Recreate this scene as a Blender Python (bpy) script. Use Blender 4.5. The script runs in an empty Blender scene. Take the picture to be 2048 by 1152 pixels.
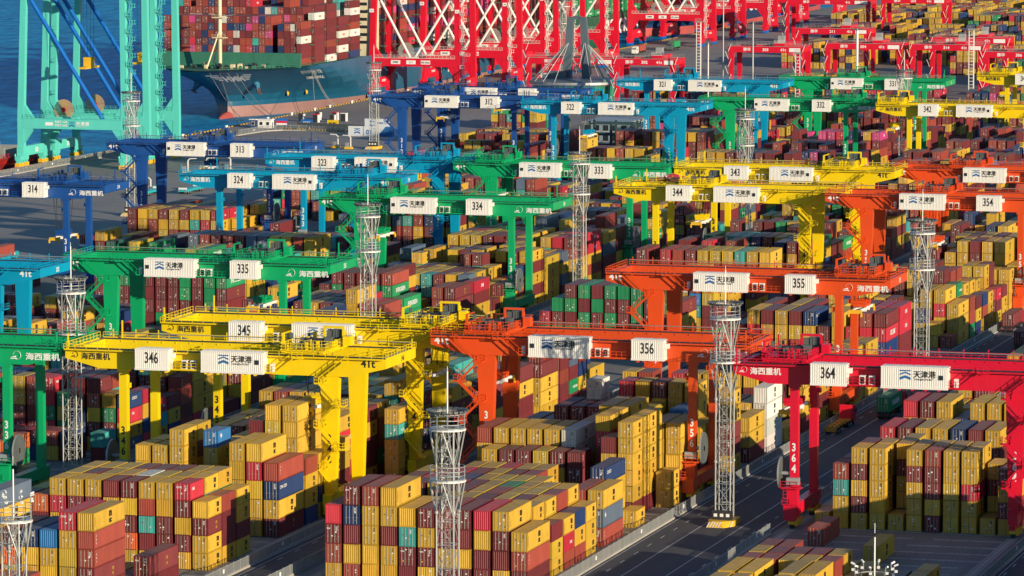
import bpy, math, random
from mathutils import Vector, Matrix
from mathutils.bvhtree import BVHTree
R = random.Random(7)
rad = math.radians
S = bpy.context.scene
COL = S.collection

# ------------------------------------------------------------ camera, sky, sun
cd = bpy.data.cameras.new('camera'); cam = bpy.data.objects.new('camera', cd); COL.objects.link(cam)
CAMH = 114.0
cam.location = (0, 0, CAMH)
cam.rotation_euler = (rad(90) - math.atan(966 / 9216), 0, rad(16))
cd.sensor_width = 36; cd.lens = 36 * 9216 / 2048; cd.clip_start = 5; cd.clip_end = 30000
S.camera = cam
SUN_EL, SUN_AZ = 11.0, 57.0          # azimuth measured from -y towards +x
sdir = Vector((math.sin(rad(SUN_AZ)) * math.cos(rad(SUN_EL)), -math.cos(rad(SUN_AZ)) * math.cos(rad(SUN_EL)), math.sin(rad(SUN_EL))))
sl = bpy.data.lights.new('sun', 'SUN'); so = bpy.data.objects.new('sun', sl); COL.objects.link(so)
sl.energy = 5.0; sl.angle = rad(0.5); sl.color = (1.0, 0.83, 0.60)
so.rotation_euler = sdir.to_track_quat('Z', 'Y').to_euler()
W = bpy.data.worlds.new('World'); S.world = W; W.use_nodes = True
nt = W.node_tree; bgn = nt.nodes['Background']
sky = nt.nodes.new('ShaderNodeTexSky'); sky.sky_type = 'NISHITA'; sky.sun_disc = False
sky.ozone_density = 5.0; sky.dust_density = .3; sky.air_density = 1.2; sky.sun_elevation = rad(SUN_EL); sky.sun_rotation = math.atan2(sdir.x, sdir.y)
nt.links.new(sky.outputs[0], bgn.inputs[0]); bgn.inputs[1].default_value = 0.125
S.view_settings.view_transform = 'Standard'; S.view_settings.look = 'None'
S.view_settings.exposure = 0.28; S.view_settings.gamma = 1

F = 9216.0
_cy, _sy = math.cos(rad(16)), math.sin(rad(16)); _P = math.atan(966 / F)
FW = Vector((-_sy * math.cos(_P), _cy * math.cos(_P), -math.sin(_P))); RT = Vector((_cy, _sy, 0)); UP = RT.cross(FW)
CP = Vector((0, 0, CAMH))
def proj(p):
    v = Vector(p) - CP; d = v.dot(FW)
    return 1024 + F * v.dot(RT) / d, 576 - F * v.dot(UP) / d, d

# ------------------------------------------------------------ materials
MATS = {}
def nodes(m):
    m.use_nodes = True; n = m.node_tree.nodes; return n, m.node_tree.links, n['Principled BSDF']
def paint(name, col, rough=0.5, metal=0.0, var=0.18, scale=0.35, bump=0.0, streak=0.0, dirt=(0.10, 0.085, 0.07), dirta=0.25):
    if name in MATS: return MATS[name]
    m = bpy.data.materials.new(name); n, l, b = nodes(m)
    tc = n.new('ShaderNodeTexCoord')
    no = n.new('ShaderNodeTexNoise'); no.inputs['Scale'].default_value = scale; no.inputs['Detail'].default_value = 6; no.inputs['Roughness'].default_value = .65
    mp = n.new('ShaderNodeMapping'); mp.inputs['Scale'].default_value = (1, 1, .35)
    l.new(tc.outputs['Object'], mp.inputs[0]); l.new(mp.outputs[0], no.inputs[0])
    cr = n.new('ShaderNodeValToRGB'); cr.color_ramp.elements[0].position = .35; cr.color_ramp.elements[1].position = .75
    cr.color_ramp.elements[0].color = (*[c * (1 - var) for c in col], 1); cr.color_ramp.elements[1].color = (*[min(1, c * (1 + var * .6)) for c in col], 1)
    l.new(no.outputs[0], cr.inputs[0])
    n2 = n.new('ShaderNodeTexNoise'); n2.inputs['Scale'].default_value = scale * 4; n2.inputs['Detail'].default_value = 8; l.new(mp.outputs[0], n2.inputs[0])
    mr = n.new('ShaderNodeMapRange'); mr.inputs[1].default_value = .55; mr.inputs[2].default_value = .8; mr.inputs[4].default_value = dirta; l.new(n2.outputs[0], mr.inputs[0])
    mx = n.new('ShaderNodeMix'); mx.data_type = 'RGBA'; l.new(mr.outputs[0], mx.inputs[0]); l.new(cr.outputs[0], mx.inputs[6]); mx.inputs[7].default_value = (*dirt, 1)
    l.new(mx.outputs[2], b.inputs['Base Color'])
    b.inputs['Roughness'].default_value = rough; b.inputs['Metallic'].default_value = metal
    MATS[name] = m; return m

def boxpaint(name, top=False, metal=False):
    """container paint: colour from the mesh's own colour attribute, ribs and door bars from UVs given in metres"""
    m = bpy.data.materials.new(name); n, l, b = nodes(m)
    at = n.new('ShaderNodeVertexColor'); at.layer_name = 'Col'
    uv = n.new('ShaderNodeUVMap'); uv.uv_map = 'UV'
    sp = n.new('ShaderNodeSeparateXYZ'); l.new(uv.outputs[0], sp.inputs[0])
    oi = n.new('ShaderNodeObjectInfo')
    tc = n.new('ShaderNodeTexCoord'); geo = n.new('ShaderNodeNewGeometry')
    no = n.new('ShaderNodeTexNoise'); no.inputs['Scale'].default_value = .55; no.inputs['Detail'].default_value = 7; no.inputs['Roughness'].default_value = .7
    mp = n.new('ShaderNodeMapping'); mp.inputs['Scale'].default_value = (1, 1, .4); l.new(geo.outputs['Position'], mp.inputs[0]); l.new(mp.outputs[0], no.inputs[0])
    mr = n.new('ShaderNodeMapRange'); mr.inputs[1].default_value = .3; mr.inputs[2].default_value = .7; mr.inputs[3].default_value = .80; mr.inputs[4].default_value = 1.12; l.new(no.outputs[0], mr.inputs[0])
    mr2 = n.new('ShaderNodeMapRange'); mr2.inputs[3].default_value = .88; mr2.inputs[4].default_value = 1.1; l.new(oi.outputs['Random'], mr2.inputs[0])
    mu = n.new('ShaderNodeMath'); mu.operation = 'MULTIPLY'; l.new(mr.outputs[0], mu.inputs[0]); l.new(mr2.outputs[0], mu.inputs[1])
    vm = n.new('ShaderNodeVectorMath'); vm.operation = 'SCALE'; l.new(at.outputs[0], vm.inputs[0]); l.new(mu.outputs[0], vm.inputs[3])
    n3 = n.new('ShaderNodeTexNoise'); n3.inputs['Scale'].default_value = 1.6; n3.inputs['Detail'].default_value = 8; l.new(mp.outputs[0], n3.inputs[0])
    m3 = n.new('ShaderNodeMapRange'); m3.inputs[1].default_value = .62; m3.inputs[2].default_value = .75; m3.inputs[4].default_value = .45; l.new(n3.outputs[0], m3.inputs[0])
    mx = n.new('ShaderNodeMix'); mx.data_type = 'RGBA'; l.new(m3.outputs[0], mx.inputs[0]); l.new(vm.outputs[0], mx.inputs[6]); mx.inputs[7].default_value = (.12, .075, .045, 1)
    l.new(mx.outputs[2], b.inputs['Base Color']); b.inputs['Roughness'].default_value = .55
    wv = n.new('ShaderNodeMath'); wv.operation = 'MULTIPLY'; wv.inputs[1].default_value = 2 * math.pi / .28; l.new(sp.outputs[0], wv.inputs[0])
    sn = n.new('ShaderNodeMath'); sn.operation = 'SINE'; l.new(wv.outputs[0], sn.inputs[0])
    bp = n.new('ShaderNodeBump'); bp.inputs['Strength'].default_value = 1; bp.inputs['Distance'].default_value = .018; l.new(sn.outputs[0], bp.inputs['Height']); l.new(bp.outputs[0], b.inputs['Normal'])
    MATS[name] = m; return m
CP_M = boxpaint('container_paint')
def flat(name, col, rough=.6, metal=0.):
    return paint(name, col, rough, metal, var=.08, dirta=.08)
M_WHITE = paint('white_paint', (.78, .77, .73), .5, var=.06, dirta=.10)
M_BLK = flat('black_lettering', (.02, .02, .022)); M_WL = flat('white_lettering', (.8, .8, .78)); M_BLUEMARK = flat('blue_mark', (.02, .13, .36))
M_GREY = paint('machinery_grey', (.10, .12, .12), .5); M_DARK = paint('dark_steel', (.03, .03, .035), .5)
M_GALV = paint('galvanised_steel', (.42, .44, .43), .45, metal=.35, var=.15, dirta=.2)
M_ROD = flat('door_rod', (.42, .40, .34), .45); M_SEAM = flat('door_seam', (.03, .025, .02))
M_ORMK = flat('orange_sticker', (.8, .33, .02)); M_RUB = flat('rubber', (.012, .012, .014), .8)
M_GLASS = paint('window_glass', (.02, .03, .04), .12, var=.05, dirta=.0)
M_YB = flat('safety_yellow', (.75, .45, .02)); M_ROPE = flat('wire_rope', (.03, .03, .03))
M_RAILT = paint('cable_tray_grey', (.22, .21, .20), .6)

# ------------------------------------------------------------ mesh builder
class MB:
    def __init__(s): s.v = []; s.f = []; s.m = []; s.mats = []
    def mi(s, m):
        if m not in s.mats: s.mats.append(m)
        return s.mats.index(m)
    def face(s, pts, m):
        k = len(s.v); s.v += [tuple(p) for p in pts]; s.f.append(tuple(range(k, k + len(pts)))); s.m.append(s.mi(m))
    def hexa(s, p, m):  # 8 corners: bottom 4 ccw, top 4 ccw
        k = len(s.v); s.v += [tuple(q) for q in p]; i = s.mi(m)
        for q in ((0, 3, 2, 1), (4, 5, 6, 7), (0, 1, 5, 4), (1, 2, 6, 5), (2, 3, 7, 6), (3, 0, 4, 7)):
            s.f.append(tuple(k + a for a in q)); s.m.append(i)
    def box(s, x0, x1, y0, y1, z0, z1, m):
        if x0 > x1: x0, x1 = x1, x0
        if y0 > y1: y0, y1 = y1, y0
        s.hexa([(x0, y0, z0), (x1, y0, z0), (x1, y1, z0), (x0, y1, z0), (x0, y0, z1), (x1, y0, z1), (x1, y1, z1), (x0, y1, z1)], m)
    def bar(s, a, b, w, m, h=None, n=4):
        a = Vector(a); b = Vector(b); d = (b - a)
        if d.length < 1e-6: return
        d.normalize(); up = Vector((0, 0, 1)) if abs(d.z) < .95 else Vector((1, 0, 0))
        r = d.cross(up).normalized(); u = r.cross(d).normalized(); h = h or w
        k = len(s.v); i = s.mi(m)
        for c in (a, b):
            for j in range(n):
                t = 2 * math.pi * (j + .5) / n; f = .7071 if n == 4 else .5
                s.v.append(tuple(c + r * (math.cos(t) * w * f) + u * (math.sin(t) * h * f)))
        for j in range(n):
            s.f.append((k + j, k + (j + 1) % n, k + n + (j + 1) % n, k + n + j)); s.m.append(i)
        s.f.append(tuple(k + j for j in reversed(range(n)))); s.m.append(i); s.f.append(tuple(k + n + j for j in range(n))); s.m.append(i)
    def tube(s, a, b, dia, m, n=10): s.bar(a, b, dia, m, None, n)
    def extr(s, prof, axis, a, b, m):
        """prof: ccw list of 2-d points; axis 'x','y' or 'z'"""
        k = len(s.v); n = len(prof); i = s.mi(m)
        for t in (a, b):
            for p, q in prof:
                s.v.append((t, p, q) if axis == 'x' else (p, t, q) if axis == 'y' else (p, q, t))
        for j in range(n):
            s.f.append((k + j, k + (j + 1) % n, k + n + (j + 1) % n, k + n + j)); s.m.append(i)
        s.f.append(tuple(k + j for j in reversed(range(n)))); s.m.append(i); s.f.append(tuple(k + n + j for j in range(n))); s.m.append(i)
    def rail(s, a, b, m, h=1.1, step=2.0, w=.07):
        a = Vector(a); b = Vector(b); L = (b - a).length; n = max(1, int(L / step))
        for j in range(n + 1):
            p = a.lerp(b, j / n); s.bar(p, p + Vector((0, 0, h)), w, m)
        for q in (h, h * .55): s.bar(a + Vector((0, 0, q)), b + Vector((0, 0, q)), w, m)
        s.bar(a + Vector((0, 0, .08)), b + Vector((0, 0, .08)), w, m, .16)
    def text(s, body, size, m, origin, ux, uz, bold=.0, sx=1., align='c', spacing=1.):
        vs, fs, w, h = glyphs(body, bold, spacing)
        ux = Vector(ux); uz = Vector(uz); o = Vector(origin); k = len(s.v); i = s.mi(m)
        ox = -w / 2 if align == 'c' else 0
        nn = ux.cross(uz); cj = any(ord(q) > 0x2000 for q in body)
        for j, (dx, dy) in enumerate(((0, 0), (.03, 0), (-.03, 0), (0, .025), (0, -.025)) if cj else ((0, 0),)):
            k = len(s.v)
            for x, y in vs: s.v.append(tuple(o + ux * ((x + ox + dx) * size * sx) + uz * ((y + dy) * size) + nn * (j * .003)))
            for f in fs: s.f.append(tuple(k + a for a in f)); s.m.append(i)
    def mesh(s, name):
        me = bpy.data.meshes.new(name); me.from_pydata(s.v, [], s.f)
        for m in s.mats: me.materials.append(m)
        me.polygons.foreach_set('material_index', s.m); me.update(); return me
    def build(s, name, parent=None, loc=None):
        o = bpy.data.objects.new(name, s.mesh(name)); COL.objects.link(o)
        if parent: o.parent = parent
        if loc: o.location = loc
        return o
_G = {}
def glyphs(body, bold, spacing=1.):
    if any(ord(q) > 0x2000 for q in body): bold = 0.
    key = (body, bold, spacing)
    if key in _G: return _G[key]
    c = bpy.data.curves.new('tmp', 'FONT'); c.body = body; c.size = 1; c.offset = bold; c.resolution_u = 3; c.space_character = spacing
    o = bpy.data.objects.new('tmp', c); COL.objects.link(o)
    dg = bpy.context.evaluated_depsgraph_get(); me = bpy.data.meshes.new_from_object(o.evaluated_get(dg))
    vs = [(v.co.x, v.co.y) for v in me.vertices]; fs = [tuple(p.vertices) for p in me.polygons]
    x0 = min(v[0] for v in vs); x1 = max(v[0] for v in vs); y0 = min(v[1] for v in vs)
    vs = [(x - x0, y - y0) for x, y in vs]
    bpy.data.objects.remove(o); bpy.data.curves.remove(c); bpy.data.meshes.remove(me)
    _G[key] = (vs, fs, x1 - x0, 0); return _G[key]
def tag(o, label=None, cat=None, group=None, kind=None):
    if label: o['label'] = label
    if cat: o['category'] = cat
    if group: o['group'] = group
    if kind: o['kind'] = kind
    return o
def empty(name, loc, label=None, cat=None, group=None):
    o = bpy.data.objects.new(name, None); COL.objects.link(o); o.location = loc; o.empty_display_size = .5
    return tag(o, label, cat, group)
KIDS = {}
def copy_tree(o, parent=None):
    c = o.copy(); COL.objects.link(c); c.parent = parent
    for ch in o.children: copy_tree(ch, c)
    return c

# ------------------------------------------------------------ yard layout
# line of the narrow-side rail of every block, as (y, x); type A blocks lie left of it, type B right of it
RAIL = {37: [(500, -72), (1600, -70)], 36: [(500, -156.6), (705, -156.4), (1600, -152)],
        35: [(500, -180), (728, -178.9), (837, -177.4), (1022, -174.6), (1600, -173)],
        34: [(500, -265.9), (694, -265.6), (735, -264.1), (1028, -261.1), (1600, -259.5)],
        33: [(500, -287), (834, -286.1), (980, -282.1), (1600, -282)],
        32: [(500, -373), (810, -372), (1034, -370.3), (1090, -367.9), (1312, -364.5), (1600, -364)],
        31: [(500, -398), (996, -395), (1126, -389.3), (1329, -381.4), (1600, -381)]}
TYPE = {37: 'A', 36: 'B', 35: 'A', 34: 'B', 33: 'A', 32: 'B', 31: 'A'}
CRCOL = {31: 'dark blue', 32: 'sky blue', 33: 'green', 34: 'yellow', 35: 'orange', 36: 'red', 37: 'red'}
def rail(b, y):
    p = RAIL[b]
    for (y0, x0), (y1, x1) in zip(p, p[1:]):
        if y <= y1: return x0 + (x1 - x0) * max(0, (y - y0)) / (y1 - y0)
    return p[-1][1]
def rowx(b, y, r):
    return rail(b, y) + (-32.2 if TYPE[b] == 'A' else 3.2) + (2.94 if b == 36 else 2.85) * r
CC = {'Y': (.55, .335, .028), 'M': (.16, .022, .026), 'R': (.50, .022, .045), 'r': (.30, .050, .032), 'O': (.62, .13, .03), 'B': (.010, .036, .13),
      'b': (.02, .17, .42), 'T': (.04, .34, .31), 'G': (.008, .25, .085), 'W': (.66, .64, .58), 'S': (.09, .13, .19), 'P': (.55, .05, .20), 'K': (.02, .10, .08)}
CN = {'Y': 'mustard yellow', 'M': 'maroon', 'R': 'bright red', 'r': 'brick red', 'O': 'orange', 'B': 'navy blue', 'b': 'light blue', 'T': 'teal',
      'G': 'green', 'W': 'white', 'S': 'slate grey', 'P': 'pink', 'K': 'dark green'}
PAL = {'Y': 'YYYYYYYYYYYMMMMrRBY', 'X': 'YYYYYYMMMMMMrrRGBTS', 'M': 'MMMMMMrrrRRPGBSYYb', 'F': 'YYYYYYYMMMMMrrRGBMY', 'N': 'BBBMMMYGSr', 'G': 'GGGMMMMr', 'P': 'MMMMMrrrRMBYYMMP', 'D': 'YYMMMMrGKB', 'S': 'WWSBMYW'}
BAYS = {}
def bay(b, y, L, h, cols, r0=0):
    """cols: one entry per row from the left; letters bottom to top, or a digit and a top letter"""
    BAYS.setdefault(b, []).append([y, L, h, r0, cols.split()])
# block under the yellow cranes
bay(34, 596, 40, 2.6, 'YMMYM YYMYM MYMYM YYMMY MYYMY YMMYYYS MYYOM YYYYB MYYYb YMYYYR YMMrrY')
bay(34, 584, 20, 2.7, '1M 1Y 2Y 2O 3r 2M 3O 3O 3r 2M .')
bay(34, 617.6, 40, 3.05, '1Y 1M 1Y . 1M 1Y 1M 2M 1Y 1M MM')
bay(34, 642.6, 20, 2.61, '4M YMMO YMYRY YYMMY YMYMY MYMYM YOMyM YMTrY YMMyY YMYMR YYMy')
bay(34, 649.1, 20, 2.61, '4Y 4M 5Y 5M 5Y 5Y 5W 5Y 5Y 5Y YMMr')
bay(34, 655.6, 20, 2.61, '4Y 4Y 5Y 5Y 5Y 5M 5M 5M 5Y 5Y YMYY')
bay(34, 675, 40, 2.95, '. . . . . . . . YYYYY YYYRY MYBr')
bay(34, 679, 20, 2.65, '1Y 2Y YMYYY YYYYY YYYYYY . MMMYYb')
bay(34, 685.4, 20, 2.65, '2Y 3Y 5Y 4Y 6Y . YMYYS')
bay(34, 688.4, 20, 2.65, '. BYYr', 9)
bay(34, 692.4, 40, 2.65, '2M 3Y 4Y 3M 4Y 4M YMYYY MYMYYM YYYYYYY YYYYYYY')
bay(34, 694.9, 20, 2.65, 'YBYY', 10)
bay(34, 706, 40, 2.6, '3Y 3M 4Y 5Y 5M 5Y 5Y 5r 5Y 4Y 1Y')
bay(34, 719, 40, 2.6, '3M 4M 4Y 4Y 5Y 5Y 5M 5Y 5Y . .')
bay(34, 733, 20, 2.6, '4M 4Y 4Y 5M 5Y 5r 5Y MMrMY YMMYM . YYYTY')
bay(34, 739.5, 20, 2.6, '4Y 4Y 4M 5Y 5Y 5Y 5Y 5Y 5Y . YMYyY')
bay(34, 750, 40, 2.6, '5Y 5r 5Y 5Y 5Y 5M 5Y 5Y 6Y MMyyM 4M')
bay(34, 818, 40, 2.7, '3M 4Y 3Y 4M 4Y 4Y 4M 4Y 5Y 4Y YYYMMM')
for _y in (830, 843, 856, 869): bay(35, _y, 40, 2.6, '. . . . . 2M 3Y 3Y 3M 4Y 4Y')
bay(34, 923.5, 40, 2.87, 'MGR MGMG MGMGM MGGMG GMMGM MGGMG GMMMG GGGGG MMMMM GMMGG 4M')
bay(34, 950, 40, 2.6, '. . . . 4M 5Y 5M 5Y YYYyWY YYTbMY 5Y')
bay(34, 963, 40, 2.6, '. . 3M 4Y 5Y 5Y 5M 5Y 5Y 5Y MMYYY')
# block under the orange cranes
bay(35, 638, 40, 2.9, 'YrMR ryMBM YyYYr YYMYY MMTy YMYM MYMr MymM MmyR YmMY MrY')
bay(35, 651.2, 20, 2.6, '. . . 2Y 3Y 4Y 4Y 4R MYMY YYYY YYM')
bay(35, 657.6, 20, 2.6, '. . 3Y 3M 4Y 4Y 4M 4Y YMMM YMYY rRY')
bay(35, 664, 20, 2.6, '2M 3Y 3Y 4M 4M 4Y 4r 4Y YMMY MYMr rYB')
bay(35, 670.3, 20, 2.6, '4Y 4M 4Y 4r YMMM YMYY YMMG YYMY YMYY YMYY YYY')
bay(35, 676.6, 20, 2.6, '4M 4R 4M 4B 4Y 4Y 4Y YMYY')
bay(35, 680, 40, 2.95, '. . 3r rSY', 7)
bay(35, 683, 20, 2.6, '4Y 4r 4R 4M 4Y 4M MMMr')
bay(35, 689.3, 20, 2.6, '3M 3Y 4Y 4Y 4R 4Y YMYY')
bay(35, 692, 40, 2.65, '2Y YYYB', 8)
bay(35, 699.8, 20, 2.7, 'Y', 10)
bay(35, 709, 20, 2.6, '. YMRY YYYM MMYM YMYY MMYM YMMM . YYYYM MYYYYY')
bay(35, 715.8, 40, 2.6, 'MYYYr 5Y 5Y 5Y 5Y YYYWW . 6Y 3Y MYYyYY')
bay(35, 722, 20, 2.9, 'YY', 10)
bay(35, 728.6, 40, 2.6, '3Y 3Y 4Y 4M 4Y 5Y YYYYYY YYMYYY 4Y MrYYY YMYYY')
bay(35, 741.5, 40, 2.7, '4M 4M MMMMM 5M 5M . 4Y 5Y 4M 5b YMYY')
bay(35, 751.5, 20, 2.8, '. . . MMYYWW . MMYMYR YMYYYY MMYMYM MYMMYY YMYYYY')
bay(35, 764, 20, 2.8, '. . . . YYMMYY YMYYMr . YYMYMR MMYYYY YMYMYY 5Y')
bay(35, 775.5, 40, 2.65, '. . . . 2Y 3M 3Y 2Y 2Y . MYY')
bay(35, 789, 40, 2.9, '1Y 1Y 2M . 3Y 3M 2Y 2Y 3M 3Y WWWW')
bay(35, 802.5, 20, 2.65, '2M 2Y Y', 8)
bay(35, 809, 20, 2.65, '1Y . Y', 8)
bay(35, 816, 40, 2.65, '2M 2Y . 3Y 3Y 3M 4Y 4Y 3Y 4M MYYY')
bay(35, 888, 40, 2.85, '4M 5Y 5M 5Y 5M 5B 4M 5Y 4R RBRRr YMBRM')
bay(35, 901, 40, 2.85, '4Y 5M 4M 5Y 5M 4M 5Y 4B 5M 5R MMMRR')
bay(35, 915, 40, 2.6, '3Y . 3M 2Y 2M 1M 2Y . . 1Y 1R')
bay(35, 960, 40, 2.9, '4M 4Y 4B 5Y 3M 3Y MYY YYY YRYY 4Y YYY')
bay(35, 973, 20, 2.9, '4M 4Y 4Y 4Y 4M 4M 5Y 4M 5M YMYG Grr')
bay(35, 980, 20, 2.7, '4M 4Y 5Y 5Y 4M 4M 4Y 5M 5r YMYY BYM')
bay(35, 987, 20, 2.7, '4M 4M 5Y 5Y 4M 4M 4Y 5M 5r MYYY YrB')
bay(35, 1003, 20, 2.5, '3M 3Y 4Y 4M 5Y 5M 4Y 4Y YYMYY YYYYY YMR')
bay(35, 1009.5, 20, 2.5, '3M 3Y 4Y 4M 5Y 5M 4Y 4Y 5Y YMMMM YYM')
bay(35, 1018, 20, 2.6, '4Y YYYY', 9)
bay(35, 1028, 40, 2.6, '3M 3Y 2Y . 4Y 5Y YYMYYY YMYYMM MYYYYY TYYYYY YKYY')
bay(35, 1041, 40, 2.6, '3Y 3Y 3Y 4Y 5Y 6Y 6M 6Y 6M 6Y 6Y')
# block under the near red crane
bay(36, 617, 40, 2.9, '. 2Y 2Y . 2Y 2Y . 1M 1M 1Y 1M')
bay(36, 630.5, 40, 2.9, '. YY YY 1M YY YY 1Y 1M 1K 1Y 1O')
bay(36, 643.4, 20, 2.75, '. 2r 2r YY 2Y 2r 1Y 1M 1r 1Y .')
bay(36, 650, 20, 2.75, '. 2Y 2M 2M 2M 2Y 1Y 1Y 1K 1Y .')
bay(36, 656.4, 20, 2.75, '. 2M 2r . . 1Y 1Y . . 1Y .')
bay(36, 675.3, 40, 2.9, 'Y', 5)
bay(36, 690, 40, 2.9, 'r', 1)
bay(36, 708.4, 20, 2.61, 'Y YYTr YMYMY YYYYY Y YYYMY MYMMr YYYYY YYRYY Y YMYM')
bay(36, 714.9, 20, 2.61, '1Y 4M 5M 5Y 5Y 5Y 5Y 5Y 5Y 4Y 4M')
bay(36, 721.4, 20, 2.61, '. 2Y 3Y 4Y 5Y 4M 4Y 4Y 3Y 3M 3Y')
bay(36, 745, 40, 2.88, '. 4R 4M 4Y 4Y 4B 4M YYMY 2Y 2M 2Y')
bay(36, 765, 40, 2.6, '. 2Y . 2M 3Y 2Y 2M 2Y . 2Y 2Y')
bay(36, 800, 20, 2.6, '3Y 3M 3Y 3Y 3M 3K 3Y 2M 3Y 2Y 2M')
bay(36, 807, 20, 2.6, '3W 3Y 3M 3r 3Y 3Y 3M 2M 3Y 2Y 2M')
bay(36, 814, 40, 2.6, '3Y 4Y 4M 3W 3Y 3Y 3M 2M 3Y 2Y 2M')
# green crane block
bay(33, 700, 40, 2.6, '3M 2Y 3M 2Y 2M 3Y 3M 2O 2M rK 1Y')
bay(33, 713, 40, 2.6, '3Y 4M 4Y 3M 3M 3Y 4M 2M 3O 1K .')
bay(33, 947, 40, 2.6, '4M MMRGM MMMMM MMGMM GGGGM GrMGr 1M 1K rr MMrr YMMM')
bay(33, 960, 40, 2.6, '. . . . 5M 2Y 1Y 1Y 3r 2Y YYMR')
bay(33, 973.5, 20, 2.6, '3Y 4Y 4M 4Y YMBY YMTT YMMM YMBy YMMS YMR YM')
bay(33, 980, 20, 2.6, '3Y 4Y 4M 4Y 4Y 4Y 4M 4M 4Y 3Y MYM')
bay(33, 986.5, 20, 2.6, '3Y 4Y 4Y 4M 4Y 4Y 4M 4M 4Y 3Y YYM')
bay(33, 1003, 40, 2.6, 'YYMMS . 5Y . 5Y 5M 5Y . 5Y MMMYM YMYMY')
bay(33, 1016, 40, 2.6, 'YYMS . 4M . 4Y 4M 4Y 5Y 5Y MMYY YYYY')
bay(33, 1041, 40, 2.55, 'YYYMY YYMYY YMYYY MMYYM YMYMM YMYYM MMYYY 3W 5Y 5R 5M')
bay(33, 1054, 40, 2.55, '5M 5R 5Y 5Y 5M 5M 5Y 4Y 5M 5R 5R')
# sky blue crane block
bay(32, 948, 40, 2.85, 'MGMM MGGG GMMGM MMMGM MMMMM GMMMG MMMMM GMGgG MMMMR GGGGG MMMGR')
bay(32, 961, 40, 2.7, '4M 4G 5Y 5M 5M 4M 5Y 5M 5Y YMYM MYYY')
bay(31, 1112, 20, 2.6, 'MMMM YMYY YMrY YYYM YrYY YMYM YMTY YYRY YYYR . .')
bay(31, 1119, 20, 2.6, '4M 4Y 4Y 4M 4Y 4M 4r 4Y 4R 3Y 2M')
bay(31, 1125.5, 20, 2.6, '4r 4M 4r 4Y 4Y 4B 4G 4R 4Y 3Y 2Y')
bay(31, 1095, 40, 2.6, '. G YY MM Y . BS . MM . YM')
bay(31, 1078, 40, 2.6, 'S . YMY KK . YY Y GG . B .')
EMPTY = {34: [(500, 580), (630, 642), (662, 675), (868, 923), (935, 945), (1180, 1215)], 35: [(500, 637), (700, 709), (925, 950), (1150, 1190)],
         36: [(500, 617), (663, 708), (728, 744), (1000, 1600)], 37: [(500, 560), (690, 715), (1000, 1600)], 33: [(500, 697), (730, 745), (925, 945), (1140, 1160), (1330, 1350)],
         32: [(500, 800), (900, 946), (1075, 1110), (1290, 1320)], 31: [(500, 1060), (1150, 1200)]}
FILL = {37: (628, 960, 'Y', 5, 6), 36: (560, 940, 'Y', 2, 4), 35: (560, 1560, 'Y', 3, 5), 34: (560, 1600, 'X', 3, 5), 33: (697, 1580, 'X', 2, 5), 32: (800, 1560, 'X', 2, 5), 31: (1070, 1420, 'X', 2, 4)}
for b, (ya, yb, pal, lo, hi) in FILL.items():
    y = ya; man = [(q[0], q[0] + (12.9 if q[1] == 40 else 6.4)) for q in BAYS.get(b, [])]
    while y < yb:
        L = 40 if R.random() < .6 else 20; w = 12.9 if L == 40 else 6.45
        if any(a < y + w - .3 and y < c for a, c in man) or any(a < y + w - 2 and y < c for a, c in EMPTY[b]): y += 1.0; continue
        hi2 = hi if R.random() < .7 else hi - 1; lo2 = lo if R.random() < .75 else 1
        p = PAL[pal] if y < 1300 else PAL['P' if b in (33, 34) else 'F']
        base = R.randint(lo2, hi2); cols = []
        for r in range(11):
            n = max(0, min(hi, base + R.choice((-1, 0, 0, 0, 1)))) if R.random() < .9 else max(0, base - 2)
            cols.append(''.join(R.choice(p) for _ in range(n)) or '.')
        BAYS.setdefault(b, []).append([y, L, 2.6 if L == 20 else R.choice((2.6, 2.9)), 0, cols]); y += w
        if R.random() < .10: y += 6.5
# other stacks in the far yard beyond the near terminal: (x0, y0, rows, bays, palette)
CONT = []   # (x, y, z, L, h, letter, block, bay y, row, tier, corrugated end)
for b, bl in BAYS.items():
    pal = PAL[FILL[b][2]]
    for y, L, h, r0, cols in bl:
        for i, c in enumerate(cols):
            if c == '.': continue
            if c[0].isdigit(): c = ''.join(R.choice(pal) for _ in range(int(c[0]) - 1)) + c[1]
            x = rowx(b, y, r0 + i) + R.uniform(-.05, .05)
            for t, ch in enumerate(c):
                k = {'y': 'Y', 'm': 'M', 'g': 'G'}.get(ch, ch)
                CONT.append((x, y + R.uniform(-.08, .08), t * h + .02, 12.19 if L == 40 else 6.06, h - .02, k, b, y, r0 + i, t, ch in 'ymg' or R.random() < .22))
def stackfield(x0, y0, nr, nb, pal, lo, hi, blk):
    for j in range(nb):
        y = y0 + j * 13.2; base = R.randint(lo, hi)
        for r in range(nr):
            n = max(0, min(hi, base + R.choice((-1, 0, 0, 1))))
            for t in range(n):
                CONT.append((x0 + r * 2.85, y, t * 2.7 + .02, 12.19, 2.68, R.choice(PAL[pal]), blk, y, r, t, R.random() < .2))
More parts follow.
